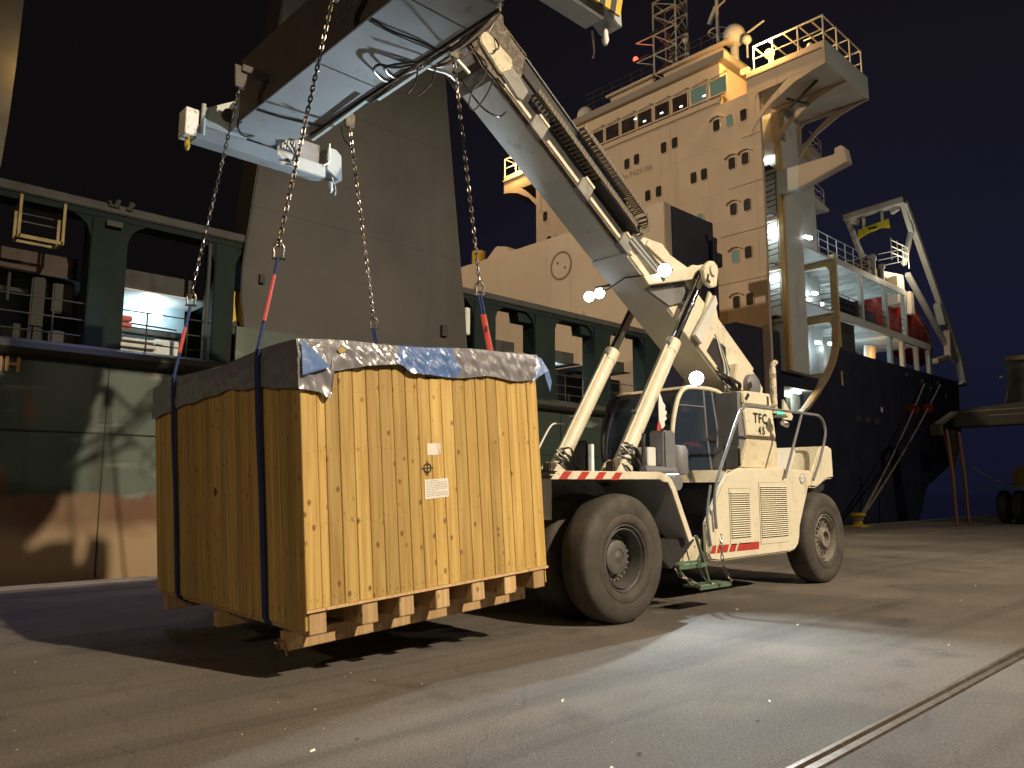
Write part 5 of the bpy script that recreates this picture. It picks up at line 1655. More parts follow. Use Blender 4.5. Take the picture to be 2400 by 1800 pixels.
# forward derrick post at the far left
MB().add([(1.6, 18.0, 7.5), (2.70, 18.0, 8.2), (2.76, 18.0, 9.2), (2.80, 18.0, 10.4), (2.86, 18.0, 13.5), (1.6, 18.0, 13.5),
          (1.6, 18.8, 7.5), (2.62, 18.8, 8.2), (2.68, 18.8, 9.2), (2.72, 18.8, 10.4), (2.78, 18.8, 13.5), (1.6, 18.8, 13.5)],
         [(0, 1, 2, 3, 4, 5), (6, 11, 10, 9, 8, 7), (0, 6, 7, 1), (1, 7, 8, 2), (2, 8, 9, 3), (3, 9, 10, 4), (4, 10, 11, 5), (5, 11, 6, 0)]).build('derrick_post', 'rustwhite', ship, bevel=.02)

# breakwater wall forward of the superstructure with its ring mark
MB().box(25.0, 25.5, 17.4, 30.4, 4.5, 13.3).build('breakwater', 'buff', ship, bevel=.02)
MB().box(25.5, 28.6, 17.38, 17.60, 4.6, 13.25).build('breakwater_side', 'navy', ship, bevel=.02)
MB().box(28.0, 28.8, 17.3, 18.4, 12.3, 12.6).box(28.5, 29.0, 17.2, 17.6, 11.3, 11.9).box(28.2, 28.6, 17.2, 17.5, 9.0, 12.4).build('breakwater_fitting', 'navy', ship, bevel=.03)
rg = MB()
for k in range(40):
    a0, a1 = 2 * math.pi * k / 40, 2 * math.pi * (k + 1) / 40
    rg.add([(24.985, 23.09 + r * math.cos(a) * .98, 11.83 + r * math.sin(a)) for a, r in ((a0, .58), (a1, .58), (a1, .68), (a0, .68))], [(0, 1, 2, 3)])
for yy, zz in ((23.3, 12.0), (22.85, 11.7)):
    rg.box(24.98, 24.99, yy - .06, yy + .06, zz - .05, zz + .05)
rg.build('ring_mark', mat('mark_brown', (.26, .16, .10), .7), ship)
for yy, zz in ((21.35, 8.9), (25.3, 9.3), (21.9, 9.2)):
    MB().box(24.9, 25.0, yy - .16, yy + .16, zz - .12, zz + .30).build('wall_fitting', 'buff', ship, bevel=.03)
MB().cyl((25.4, 29.3, 13.3), (25.4, 29.3, 14.0), .35, n=18).build('vent_head', 'yellow', ship, smooth=True)
MB().prism([(27.0, 13.3), (27.4, 13.9), (28.2, 14.1), (28.9, 13.6), (29.0, 13.3)], 'x', 25.6, 26.4).build('vent_cowl', 'buff', ship, bevel=.05)

# superstructure block
FX = 31.8
MB().box(FX, 32.4, 16.95, 31.4, 4.5, 20.45).build('front_wall', 'buff', ship, bevel=.02)
MB().box(32.4, 41.8, 18.7, 31.4, 4.5, 20.45).build('house_wall', 'shipwhite', ship, bevel=.02)
MB().box(FX - .004, FX + .2, 16.62, 16.96, 4.5, 20.3).build('front_wing_wall', 'buff', ship)
for z, y0, y1 in ((18.33, 16.65, 17.6), (16.01, 16.65, 18.4), (13.73, 16.65, 18.9), (11.4, 16.65, 20.8)):
    MB().box(FX - .05, FX, y0, y1, z - .035, z + .035).build('deck_ledge', 'buff', ship)
for y in (19.4, 21.2, 23.0, 24.9, 26.8, 28.7, 30.3):
    MB().box(FX - .006, FX, y - .012, y + .012, 4.6, 20.4).build('weld_seam', 'buff', ship)
for z in (18.30, 15.98, 13.70):
    MB().box(FX - .008, FX, 18.9, 31.3, z - .012, z + .012).build('weld_seam', 'buff', ship)
lt = text('lettering', 'IMO No.9425186', mat('letter_brown', (.30, .22, .17), .7), ship, (FX - .012, 24.35, 18.53), (R(90), 0, R(-90)), .44)
def porthole(y, z, w=.36, hgt=.58, lit=0, hood=0):
    t = .04
    f = MB()
    def rr(wd, ht, r0):
        out = []
        for sx, sz, a0 in ((1, 1, 0), (-1, 1, 90), (-1, -1, 180), (1, -1, 270)):
            for k in range(4):
                a = R(a0 + 30 * k)
                out.append((y + sx * (wd / 2 - r0) + r0 * math.cos(a), z + sz * (ht / 2 - r0) + r0 * math.sin(a)))
        return out
    o, i_ = rr(w + 2 * t, hgt + 2 * t, .14), rr(w, hgt, .10)
    vs = [(FX - .035, *p) for p in o] + [(FX - .035, *p) for p in i_] + [(FX + .02, *p) for p in o] + [(FX - .006, *p) for p in i_]
    n = len(o)
    fs = []
    for k in range(n):
        j = (k + 1) % n
        fs += [(k, j, n + j, n + k), (k, 2 * n + k, 2 * n + j, j), (n + k, n + j, 3 * n + j, 3 * n + k)]
    w_ = f.add(vs, fs).build('window', 'buff', ship)
    MB().add([(FX - .008, *p) for p in i_], [tuple(range(n))]).build('pane', 'g_pane' if lit else 'glassdark', w_)
    if hood:
        hd = MB()
        for k in range(6):
            a0, a1 = R(25 + 130 * k / 6), R(25 + 130 * (k + 1) / 6)
            pts = [(y + r * math.cos(a) * 1.15, z + hgt / 2 - .12 + r * math.sin(a) * .8) for a, r in ((a0, .33), (a1, .33), (a1, .38), (a0, .38))]
            hd.prism(pts, 'x', FX - .14, FX)
        hd.build('hood', 'buff', w_)
for y, z, lit, hood in ((24.43, 19.21, 0, 0), (23.78, 19.26, 0, 0), (22.03, 19.32, 0, 0), (21.35, 19.36, 0, 0), (18.91, 19.42, 0, 1), (18.52, 19.40, 0, 0) if 0 else (18.19, 19.40, 1, 0), (17.45, 19.42, 0, 0),
                        (23.11, 17.03, 0, 0), (22.42, 17.06, 0, 0), (20.3, 17.15, 0, 0), (19.7, 17.15, 0, 0), (18.16, 17.22, 0, 1), (17.46, 17.24, 0, 1),
                        (20.0, 14.9, 1, 0), (18.17, 14.93, 0, 1), (17.45, 14.95, 0, 0), (18.18, 12.62, 1, 1), (17.5, 12.66, 0, 0), (19.9, 12.6, 0, 0),
                        (18.22, 10.41, 0, 1), (17.53, 10.43, 0, 0), (30.6, 17.9, 0, 0), (30.3, 16.3, 0, 0), (29.7, 16.2, 1, 0)):
    porthole(y, z, lit=lit, hood=hood)
# navigation bridge
MB().box(FX - .02, 36.8, 18.62, 29.2, 20.45, 22.62).build('bridge_front', 'buff', ship, bevel=.02)
MB().box(FX - .28, 37.0, 18.2, 29.5, 22.60, 23.02).build('bridge_roof', mat('roof_edge_grey', (.30, .27, .24), .6), ship, bevel=.03)
MB().box(FX - .12, FX, 18.62, 29.2, 20.52, 20.80).build('bridge_sill', 'buff', ship, bevel=.02)
for k in range(8):
    yl = 26.95 - k * 1.105
    b = MB()
    y0, y1, z0, z1 = yl - .93, yl - .02, 20.98, 21.76
    t = .05
    b.box(FX - .07, FX - .021, y0 - t, y1 + t, z0 - t, z0)
    b.box(FX - .07, FX - .021, y0 - t, y1 + t, z1, z1 + t)
    b.box(FX - .07, FX - .021, y0 - t, y0, z0, z1)
    b.box(FX - .07, FX - .021, y1, y1 + t, z0, z1)
    b.box(FX - .14, FX - .021, y0 - t, y1 + t, z0 - .12, z0 - .07)
    w_ = b.build('window', 'buff', ship)
    MB().box(FX - .035, FX - .022, y0, y1, z0, z1).build('pane', 'g_pane' if k in (6, 7) else 'glassdark', w_)
    wp = MB()
    wp.tube([(FX - .12, y1 - .1, z1 + .10), (FX - .14, y0 - .15, z1 + .16), (FX - .12, y0 + .1, z1 + .25)], .02, 5)
    wp.build('wiper', 'shipgrey', w_)
for y, z in ((19.55, 21.2), (20.9, 21.15), (22.1, 21.25), (23.2, 21.2), (23.8, 21.55)):
    MB().box(FX - .06, FX - .05, y - .10, y + .06, z - .03, z + .03).build('window_lamp', 'g_soft', ship)

def wing(sgn, yi, yo):
    """bridge wing from the block (yi) out to its end (yo)"""
    lo, hi = min(yi, yo), max(yi, yo)
    X0, X1 = FX + .02, 36.4
    MB().box(X0, X1, lo, hi, 20.42, 20.52).build('wing_floor', 'buff', ship)
    MB().box(X0 - .06, X0, lo, hi, 20.36, 21.46).build('wing_bulwark', 'buff', ship, bevel=.01)
    MB().box(X1, X1 + .06, lo, hi, 20.36, 21.46).build('wing_bulwark', 'buff', ship, bevel=.01)
    MB().box(X0, X1, yo - .03, yo + .03, 20.36, 21.46).build('wing_bulwark', 'shipwhite', ship, bevel=.01)
    MB().box(X0 - .16, X0 - .06, lo + .2, hi, 21.10, 21.18).build('wing_ledge', 'buff', ship)
    def yy(q):
        return yi + (yo - yi) * q
    L = [(0, 18.20), (.10, 18.75), (.30, 19.45), (.62, 20.05), (.86, 20.28), (1.0, 20.36)]
    for x in (X0 - .055, 34.0, X1):
        out = [(yy(q), z) for q, z in L] + [(yy(1.0), 20.40), (yy(0), 20.40)]
        # arched plate with an opening: a frame made of two pieces
        a = [(yy(q), z) for q, z in L]
        up = [(yy(.98), 20.41), (yy(.55), 20.41), (yy(.50), 20.26), (yy(.32), 19.78), (yy(.16), 19.28), (yy(.10), 19.20), (yy(0), 19.20)]
        MB().prism(a + up, 'x', x, x + .08).build('wing_bracket', 'buff', ship)
        MB().prism([(yy(0), 19.2), (yy(.09), 19.2), (yy(.10), 20.1), (yy(.15), 20.25), (yy(.48), 20.28), (yy(.56), 20.41), (yy(0), 20.41)], 'x', x + .001, x + .079).build('wing_bracket', 'buff', ship)
    MB().bar((33.0, yy(.75), 20.40), (33.3, yy(.35), 19.75), .10, .10).bar((33.0, yy(.35), 20.1), (33.8, yy(.55), 19.8), .08, .08).build('brace', 'shipgrey', ship)
    r_ = MB()
    for x in (X0, 35.9):
        r_.tube([(x, yy(.10), 22.64), (x, yo, 22.66)], .045, 6)
        for q in (.1, .36, .68, .99):
            r_.tube([(x, yy(q), 21.4), (x, yy(q), 22.66)], .04, 6)
        r_.tube([(x, yy(.10), 22.0), (x, yo, 22.02)], .03, 6)
    for q in (.1, .3, .5, .7, .85, .99):
        r_.tube([(X0, yy(q), 22.65), (35.9, yy(q), 22.65)], .04, 6)
    for x in (33.1, 34.5):
        r_.tube([(x, yo, 21.4), (x, yo, 22.66)], .04, 6)
        r_.tube([(x, yo, 22.65), (x, yy(.6), 22.65)], .035, 6)
    r_.build('wing_rail', 'shipwhite', ship)
wing(-1, 17.2, 13.40)
wing(1, 31.0, 34.22)
MB().tube([(FX + 1.2, 14.6, 21.4), (FX + 1.2, 14.6, 22.1)], .10, 10).ball((FX + 1.2, 14.6, 22.2), .16).build('wing_repeater', 'shipwhite', ship, smooth=True)
# sodium lamps
MB().ball((32.3, 16.25, 22.25), .24, n=16).build('wing_lamp', 'g_warm', ship, smooth=True)
MB().cyl((32.3, 16.2, 21.4), (32.3, 16.25, 22.05), .06, n=8).build('lamp_post', 'buff', ship)
MB().box(FX - .08, FX + .1, 17.05, 17.5, 21.5, 21.72).build('wing_lamp', 'g_warm', ship, bevel=.03)
lamp('wing_sodium_lamp', 'POINT', (31.55, 16.25, 22.35), 900, SODIUM, size=.2)
lamp('wing_sodium_lamp', 'POINT', (31.3, 33.0, 22.0), 650, SODIUM, size=.2)
lamp('foredeck_sodium_lamp', 'POINT', (28.4, 19.6, 8.2), 50, SODIUM, size=.25)

# roof: deckhouse, rails, mast, domes
m = MB()
m.box(32.6, 35.8, 18.9, 22.5, 23.02, 23.95)
m.build('roof_house', 'buff', ship, bevel=.04)
m = MB()
m.box(32.4, 35.0, 23.0, 26.0, 23.02, 23.85)
m.build('roof_house', 'buff', ship, bevel=.04)
MB().box(32.4, 32.7, 18.4, 22.7, 23.95, 24.12).box(32.2, 32.5, 22.9, 26.2, 23.85, 24.0).build('roof_edge', 'buff', ship, bevel=.03)
r_ = MB()
for y0, y1, zb in ((19.4, 22.2, 24.0), (23.2, 28.0, 23.9)):
    for z in (.3, .62, .95):
        r_.tube([(32.6, y0, zb + z), (32.6, y1, zb + z)], .022, 5)
    k = y0
    while k < y1:
        r_.tube([(32.6, k, zb), (32.6, k, zb + .95)], .022, 5)
        k += .7
r_.build('roof_rail', 'shipgrey', ship)
mm = MB()
B = [(34.0, 22.5), (34.0, 24.1), (35.2, 22.5), (35.2, 24.1)]
def lvl(z):
    return [(34.0, 22.55 + .0, z), (34.0, 24.05, z), (35.2, 24.05, z), (35.2, 22.55, z)]
zs = [23.9, 25.1, 26.3, 27.5, 28.7, 29.5]
for a in range(len(zs) - 1):
    q0, q1 = lvl(zs[a]), lvl(zs[a + 1])
    for k in range(4):
        mm.tube([q0[k], q1[k]], .055, 6)
        mm.tube([q1[k], q1[(k + 1) % 4]], .045, 6)
        mm.tube([q0[k], q1[(k + 1) % 4]], .032, 6)
for z in (25.1, 26.3, 27.5):
    mm.tube([(34.0, 24.05, z), (34.0, 25.3, z + .05)], .04, 6)
    mm.tube([(34.0, 24.05, z - .6), (34.0, 25.2, z)], .03, 6)
mm.tube([(34.2, 22.6, 29.4), (34.2, 22.1, 30.4)], .04, 6)
mm.tube([(34.0, 24.05, 23.9), (34.0, 25.0, 23.9)], .04, 6)
mm.build('lattice_mast', 'shipwhite', ship)
tr_ = MB()
for k in range(9):
    tr_.box(34.3, 34.9, 22.9 + k * .07, 23.0 + k * .07, 25.2 + k * .30, 25.24 + k * .30)
tr_.build('mast_ladder', 'shipwhite', ship)
MB().box(33.85, 34.15, 24.2, 25.5, 26.36, 26.42).build('mast_platform', 'shipgrey', ship)
MB().box(33.9, 34.1, 23.6, 24.3, 27.5, 27.7).build('mast_platform', 'shipgrey', ship)
MB().ball((34.0, 25.35, 26.60), .15, n=12).build('red_lamp', 'g_red', ship, smooth=True)
lamp('mast_red_lamp', 'POINT', (33.8, 25.0, 26.7), 30, (1, .05, .03), size=.1)
m2 = MB()
m2.tube([(33.6, 19.7, 23.9), (33.6, 19.7, 28.2)], .09, 8)
m2.bar((33.6, 20.2, 26.2), (33.6, 19.75, 27.0), .14, .2)
m2.tube([(33.6, 19.7, 26.9), (33.6, 19.2, 27.1)], .05, 6)
m2.build('pole_mast', 'shipwhite', ship)
m2 = MB()
m2.rev([(.50, -.03), (.54, 0), (.50, .03), (.46, 0), (.50, -.03)], (33.6, 19.7, 25.5), 'z', 18)
for k in range(5):
    a = 2 * math.pi * k / 5
    m2.tube([(33.6, 19.7, 25.3), (33.6 + .5 * math.cos(a), 19.7 + .5 * math.sin(a), 25.5)], .025, 5)
m2.build('antenna_ring', 'shipwhite', ship)
MB().ball((33.2, 18.55, 24.6), .56, .56, .60, n=20).cyl((33.2, 18.55, 23.0), (33.2, 18.55, 24.1), .2, n=10).build('radar_dome', 'shipwhite', ship, smooth=True)
MB().ball((33.2, 28.55, 23.95), .52, .52, .60, n=20).cyl((33.2, 28.55, 23.0), (33.2, 28.55, 23.6), .45, n=14).build('radar_dome', 'shipwhite', ship, smooth=True)
MB().ball((33.0, 17.75, 23.95), .24, n=12).cyl((33, 17.75, 23.0), (33, 17.75, 23.8), .05, n=8).build('small_dome', 'shipwhite', ship, smooth=True)
MB().ball((33.0, 21.3, 25.5), .16, n=12).cyl((33, 21.3, 24.0), (33, 21.3, 25.4), .04, n=8).build('small_dome', 'shipwhite', ship, smooth=True)
MB().bar((33.4, 18.0, 24.55), (33.4, 17.0, 24.8), .08, .06).build('radar_bar', 'shipwhite', ship)
MB().bar((32.7, 27.2, 23.55), (32.7, 25.6, 23.75), .1, .1).build('radar_bar', 'shipwhite', ship)

# side tower and stair bay
MB().box(33.75, 35.55, 16.62, 18.6, 7.2, 18.55).build('side_tower', 'shipwhite', ship, bevel=.02)
MB().box(34.3, 35.55, 16.64, 18.6, 18.5, 20.4).build('side_tower_head', 'shipwhite', ship, bevel=.02)
MB().box(33.48, 33.745, 16.58, 16.82, 7.2, 18.45).build('tower_edge_post', mat('post_orange_lit', (.60, .42, .16), .5, 0, (.52, .36, .14), 2), ship, bevel=.015)  # orange light on the forward edge is put into the post's colour
LV = [9.75, 12.26, 14.70, 17.10, 18.0]
for i, z in enumerate(LV):
    MB().box(33.46, 33.62, 16.83, 18.6, z - .20, z + .16).build('stair_beam', 'buff', ship, bevel=.01)
    if i < 4:
        MB().box(33.0, 33.74, 16.9, 18.5, z - .03, z + .02).build('stair_landing', 'shipgrey', ship)
for i, z in enumerate((10.0, 12.5, 14.9)):
    r_ = MB()
    for k in range(7):
        zz = z + .25 + k * .27
        r_.bar((33.40, 16.86, zz + .07), (33.40, 17.5, zz), .05, .025)
    r_.tube([(33.45, 16.85, z), (33.45, 16.85, z + 2.0)], .02, 5)
    r_.build('stair_ladder', 'shipdark', ship)
    r_ = MB()
    for zz in (.5, .95):
        r_.tube([(33.2, 16.86, z + zz), (33.2, 18.4, z + zz + .04)], .018, 5)
    r_.build('stair_rail', 'shipdark', ship)
for z, pw in ((11.75, 26), (14.1, 48), (17.75, 5)):
    MB().box(33.66, 33.74, 17.05, 17.5, z - .08, z + .08).build('stair_lamp', 'g_white', ship, bevel=.02)
    lamp('stair_bay_lamp', 'POINT', (33.35, 17.25, z - .1), pw, (.80, .95, 1.0), size=.1)
MB().ball((35.6, 16.5, 14.05), .10, n=10).build('tower_lamp', 'g_soft', ship, smooth=True)
# horizontal jib bracket on the tower
MB().prism([(35.35, 16.55), (35.45, 17.70), (40.3, 19.0), (40.35, 20.0), (41.0, 20.3), (41.4, 20.2), (41.5, 19.45), (41.0, 19.05)], 'y', 16.0, 16.6) if False else None
jb = MB()
jb.prism([(15.70, 15.60), (15.52, 16.74), (13.86, 16.72), (13.84, 17.0), (13.56, 17.05), (13.40, 16.9), (13.30, 16.2)], 'x', 33.2, 33.75)
jb.build('side_jib', 'buff', ship, bevel=.03)
jb = MB()
jb.box(33.3, 33.9, 15.55, 16.7, 15.7, 16.8)
jb.build('jib_root', 'shipwhite', ship, bevel=.03)
# small side platforms with rails
for (x0, x1, z, y0) in ((41.8, 43.6, 18.0, 18.7), (41.8, 43.6, 21.0, 18.7)):
    MB().prism([(x0, z - .1), (x1, z), (x1, z + .14), (x0, z + .5)], 'y', y0, y0 + 1.6).build('side_platform', 'shipwhite', ship)
    r_ = MB()
    for q in (.5, .9, 1.25):
        r_.tube([(x0, y0 + .1, z + q + .2), (x1 - .4, y0 + .1, z + q), (x1 - .4, y0 + 1.5, z + q)], .025, 5)
    r_.tube([(x1 - .4, y0 + .1, z), (x1 - .4, y0 + .1, z + 1.25)], .03, 5)
    r_.build('platform_rail', 'shipwhite', ship)
# galleries aft: decks, posts, front frames
for z0, z1, xe, nm in ((13.45, 13.80, 49.0, 'gallery_deck'), (10.50, 10.92, 52.6, 'gallery_deck')):
    MB().box(39.25, xe, 16.60, 16.75, z0, z1).build(nm + '_edge', 'shipwhite', ship)
    MB().box(35.6, xe, 16.75, 27.0, z1 - .12, z1 - .02).build(nm, 'shipwhite', ship)
    for k in range(12):
        x = 39.6 + k * 1.05
        if x < xe - .2:
            MB().box(x, x + .08, 16.9, 24, z1 - .32, z1 - .12).build('deck_beam', 'shipwhite', ship)
BFM = mat('frame_orange_lit', (.60, .43, .21), .5, 0, (.54, .38, .18), 2)  # orange light from forward, put into the colour of the frames
for z0, z1 in ((13.35, 13.95), (10.35, 11.05), (7.25, 7.75)):
    MB().prism([(16.6, z1), (18.7, z1), (18.7, z0 - .1), (18.45, z0 + .02), (17.1, z0 + .02), (16.9, z0 - .25), (16.6, z0 - .25)], 'x', 39.0, 39.2).build('front_frame', BFM, ship, bevel=.015)
MB().box(39.02, 39.25, 16.58, 16.80, 9.0, 13.9).build('frame_post', BFM, ship, bevel=.01)
for x, za, zb in ((42.4, 10.9, 13.5), (45.85, 10.9, 13.5), (48.75, 10.9, 13.5), (46.1, 8.9, 10.5), (48.0, 8.9, 10.5), (50.3, 8.9, 10.5), (52.4, 8.3, 10.5)):
    MB().box(x - .14, x + .14, 16.62, 16.86, za, zb).build('gallery_post', 'shipwhite', ship, bevel=.02)
    MB().prism([(x + .14, zb), (x + .55, zb), (x + .14, zb - .4)], 'y', 16.7, 16.76).build('post_bracket', 'shipwhite', ship)
MB().box(39.3, 41.2, 16.7, 16.8, 7.6, 10.45).build('gallery_wall', 'shipgrey', ship)
MB().box(35.6, 52, 20.6, 20.7, 8.5, 13.4).build('gallery_back_wall', 'shipwhite', ship)
MB().box(38.6, 39.6, 20.3, 20.5, 11.0, 12.6).box(40.2, 43, 19.4, 19.6, 11.0, 11.9).build('gallery_gear', 'shipdark', ship, bevel=.03)
r_ = MB()
for z in (11.25, 11.6, 11.95):
    r_.tube([(39.3, 16.75, z), (52.4, 16.75, z)], .022, 5)
    r_.tube([(39.1, 16.75, z), (39.1, 18.6, z)], .022, 5)
for k in range(11):
    r_.tube([(39.6 + 1.2 * k, 16.75, 10.9), (39.6 + 1.2 * k, 16.75, 11.95)], .022, 5)
r_.build('gallery_rail', 'shipdark', ship)
MB().box(39.4, 42.2, 16.9, 17.0, 10.95, 11.9).box(43.0, 45.5, 17.2, 17.4, 10.95, 11.85).build('rail_canvas', 'navy', ship)
r_ = MB()
for z in (14.1, 14.5, 14.9):
    r_.tube([(37.5, 16.75, z), (44.0, 16.75, z)], .025, 5)
    r_.tube([(44.0, 16.75, z), (44.0, 20, z)], .025, 5)
for k in range(7):
    r_.tube([(37.6 + 1.05 * k, 16.75, 13.8), (37.6 + 1.05 * k, 16.75, 14.9)], .025, 5)
r_.build('gallery_rail', 'shipwhite', ship)
for x, y, z, pw in ((40.0, 18.2, 12.3, 55), (43.8, 19.6, 12.6, 42), (47.5, 19.6, 12.6, 30), (42.5, 18.6, 9.9, 55), (46.0, 19.0, 9.9, 42), (38.6, 17.7, 15.0, 60), (39.6, 18.0, 9.5, 40)):
    MB().box(x - .18, x + .18, y - .1, y + .1, z - .07, z + .07).build('gallery_lamp', 'g_white', ship, bevel=.02)
    lamp('gallery_light', 'POINT', (x, y - .1, z - .25), pw, (.74, .93, 1.0), size=.12)
lamp('recess_light', 'POINT', (35.6, 17.4, 6.3), 38, (.86, .9, .72), size=.1)
MB().box(35.3, 36.0, 17.35, 17.5, 6.38, 6.46).build('recess_lamp', 'g_white', ship)
# funnel-like pipes lit warm under the gallery
for x in (46.8, 47.3):
    MB().cyl((x, 18.4, 8.0), (x, 18.2, 10.3), .24, n=14).build('vent_pipe', 'buff', ship, smooth=True)
lamp('vent_light', 'POINT', (46.6, 17.6, 9.6), 30, SODIUM, size=.1)
# stern davit frame and long ramp arms
dv = MB()
A0, A1 = (51.0, 20.85, 20.0), (51.0, 17.0, 20.2)
dv.bar(A0, A1, .42, .62, (1, 0, 0))
dv.bar((51.0, 20.7, 20.0), (52.2, 20.3, 17.4), .30, .30)
dv.bar((51.0, 17.1, 20.1), (52.0, 17.0, 18.3), .30, .34)
dv.bar((51.0, 20.6, 19.75), (51.3, 20.0, 19.6), .3, .4)
dv.bar((51.0, 17.4, 19.85), (51.2, 17.9, 19.7), .3, .35)
dv.build('davit_frame', 'shipwhite', ship, bevel=.03)
dv = MB()
dv.bar((51.0, 17.0, 20.1), (60.2, 17.0, 10.2), .34, .40)
dv.bar((52.0, 17.05, 18.4), (51.0, 17.3, 16.0), .26, .28)
dv.bar((51.2, 17.2, 15.4), (58.9, 17.1, 10.6), .30, .34)
dv.bar((55.8, 17.0, 14.2), (56.6, 17.0, 12.9), .45, .45)
dv.bar((59.6, 17.05, 10.7), (60.2, 17.05, 9.2), .42, .42)
dv.box(59.2, 60.5, 16.8, 17.4, 9.0, 9.2)
dv.build('davit_arm', 'shipwhite', ship, bevel=.03)
dv = MB()
dv.bar((50.6, 17.4, 15.0), (48.6, 18.4, 15.2), .5, .4)
dv.box(49.5, 50.6, 17.2, 18.0, 13.2, 15.0)
dv.box(50.9, 51.5, 17.0, 17.3, 12.7, 14.2)
dv.build('winch_housing', 'buff', ship, bevel=.05)
dv = MB()
dv.bar((57.4, 17.0, 12.6), (57.2, 17.0, 10.6), .4, .4)
dv.bar((57.2, 17.0, 10.7), (54.5, 17.0, 10.1), .35, .35)
dv.build('guide_arm', 'buff', ship, bevel=.05)
lamp('winch_lamp', 'POINT', (49.4, 15.9, 15.2), 420, (1.0, .86, .62), size=.12)
dv = MB()
dv.bar((51.0, 19.6, 19.7), (51.0, 19.6, 19.0), .12, .3).bar((51.0, 18.4, 19.8), (51.0, 18.4, 19.2), .12, .3)
dv.build('sign_hanger', 'shipwhite', ship)
MB().prism([(20.0, 18.30), (20.0, 18.95), (18.0, 19.25), (17.95, 18.60), (18.5, 18.72), (19.4, 18.58)], 'x', 50.9, 51.0).build('name_board', mat('board_yellow', (.72, .66, .05), .5), ship, bevel=.02)
MB().box(50.88, 50.895, 18.75, 19.3, 18.78, 18.92).build('board_print', 'ink', ship)
dp = MB()
for z in (.35, .75, 1.15):
    dp.tube([(47.6, 16.8, 15.6 + z), (50.4, 16.8, 15.7 + z), (50.4, 18.6, 15.7 + z)], .03, 5)
for x in (47.6, 48.6, 49.5, 50.4):
    dp.tube([(x, 16.8, 15.5), (x, 16.8, 16.9)], .03, 5)
dp.build('platform_rail', 'shipwhite', ship)
MB().box(44.5, 47.5, 17.3, 18.6, 13.8, 14.9).cyl((44.2, 17.2, 14.6), (44.8, 17.2, 14.6), .35, n=14).build('winch', 'rust', ship, bevel=.06)
for x, y, z in ((45.2, 17.0, 15.2), (46.3, 17.4, 15.4), (47.0, 17.2, 15.0)):
    MB().cyl((x, y, 13.8), (x, y, z), .12, n=10).ball((x, y, z), .2).build('deck_fitting', 'shipwhite', ship, smooth=True)
# fairleads in the stern
for x, z in ((50.75, 8.2), (53.6, 8.4), (52.2, 7.9), (55.0, 7.7), (48.2, 8.3)):
    MB().rev([(.16, -.05), (.26, -.05), (.28, .03), (.16, .03)], (x, HV - .02, z), 'y', 16).build('fairlead', 'shipgrey', ship, smooth=True)

# lifeboat hung in the davit
lb = thing('lifeboat', 'red enclosed lifeboat hanging tilted between white posts at the ship stern', 'lifeboat', (54.0, 18.9, 12.6))
rm = Euler((0, R(24), 0)).to_matrix()
MB().ball((54.0, 18.9, 12.6), 4.6, 1.45, 1.5, 24, rm).build('hull', 'lifeboat', lb, smooth=True)
MB().ball((51.6, 18.9, 14.6), 1.2, .8, .8, 16, rm).build('conning_hood', 'lifeboat', lb, smooth=True)
ring = MB()
ring.ball((54.0, 18.9, 12.55), 4.66, 1.50, .10, 24, rm)
ring.build('fender_strip', 'shipwhite', lb, smooth=True)
for k in range(4):
    c = Vector((54.0, 18.9, 12.6)) + rm @ Vector((-1.8 + k * 1.0, -1.36, .45))
    MB().cyl(c, c + Vector((0, -.04, 0)), .16, n=14).build('window', 'glassdark', lb)
# ---------------------------------------------------------------- mooring lines, bollard, yard crane, gear on the quay
def bow_line(a, b, sag, n=14):
    a, b = Vector(a), Vector(b)
    return [a + (b - a) * t - Vector((0, 0, sag * 4 * t * (1 - t))) for t in [i / n for i in range(n + 1)]]
BO = Vector((36.6, 15.2, 0))
for k, (top, lab) in enumerate((((50.75, HV - .1, 8.2), 'pale mooring rope with a red rat guard, left of the two from the stern'),
                                ((53.6, HV - .1, 8.4), 'pale mooring rope with a red rat guard, right of the two from the stern'))):
    rp = thing('mooring_rope', lab, 'rope', tuple(BO), 'mooring ropes from the stern')
    end = BO + Vector((.05 + .16 * k, -.02, .36))
    P = bow_line(end, top, .28)
    MB().tube(P, [.062 if i < 4 else .040 for i in range(len(P))], 8).build('line', 'rope', rp, smooth=True)
    loop = [BO + Vector((.22 * math.cos(a), .20 * math.sin(a), .34 + .05 * k)) for a in [2 * math.pi * i / 14 for i in range(14)]]
    MB().tube(loop, .05, 8, closed=True).build('eye', 'rope', rp, smooth=True)
    i = 11
    c = P[i] + (P[i + 1] - P[i]) * (.25 if k else .1)
    d = (P[i + 1] - P[i]).normalized()
    MB().tube([c - d * .02, c + d * .02, c + d * .06], [.30, .29, .07], 24).build('rat_guard', 'red', rp, smooth=True)
bl = thing('mooring_bollard', 'yellow iron bollard on the quay edge holding the stern ropes', 'bollard', tuple(BO))
MB().rev([(.42, 0), (.42, .05), (.30, .09), (.20, .14), (.17, .40), (.19, .46), (.33, .50), (.36, .56), (.30, .63), (0, .65)], tuple(BO), 'z', 26).build('post', 'yellow', bl, smooth=True)
MB().box(BO.x - .75, BO.x + .5, BO.y - .45, BO.y + .45, .0, .045).build('base_plate', 'yellow', bl, bevel=.015)

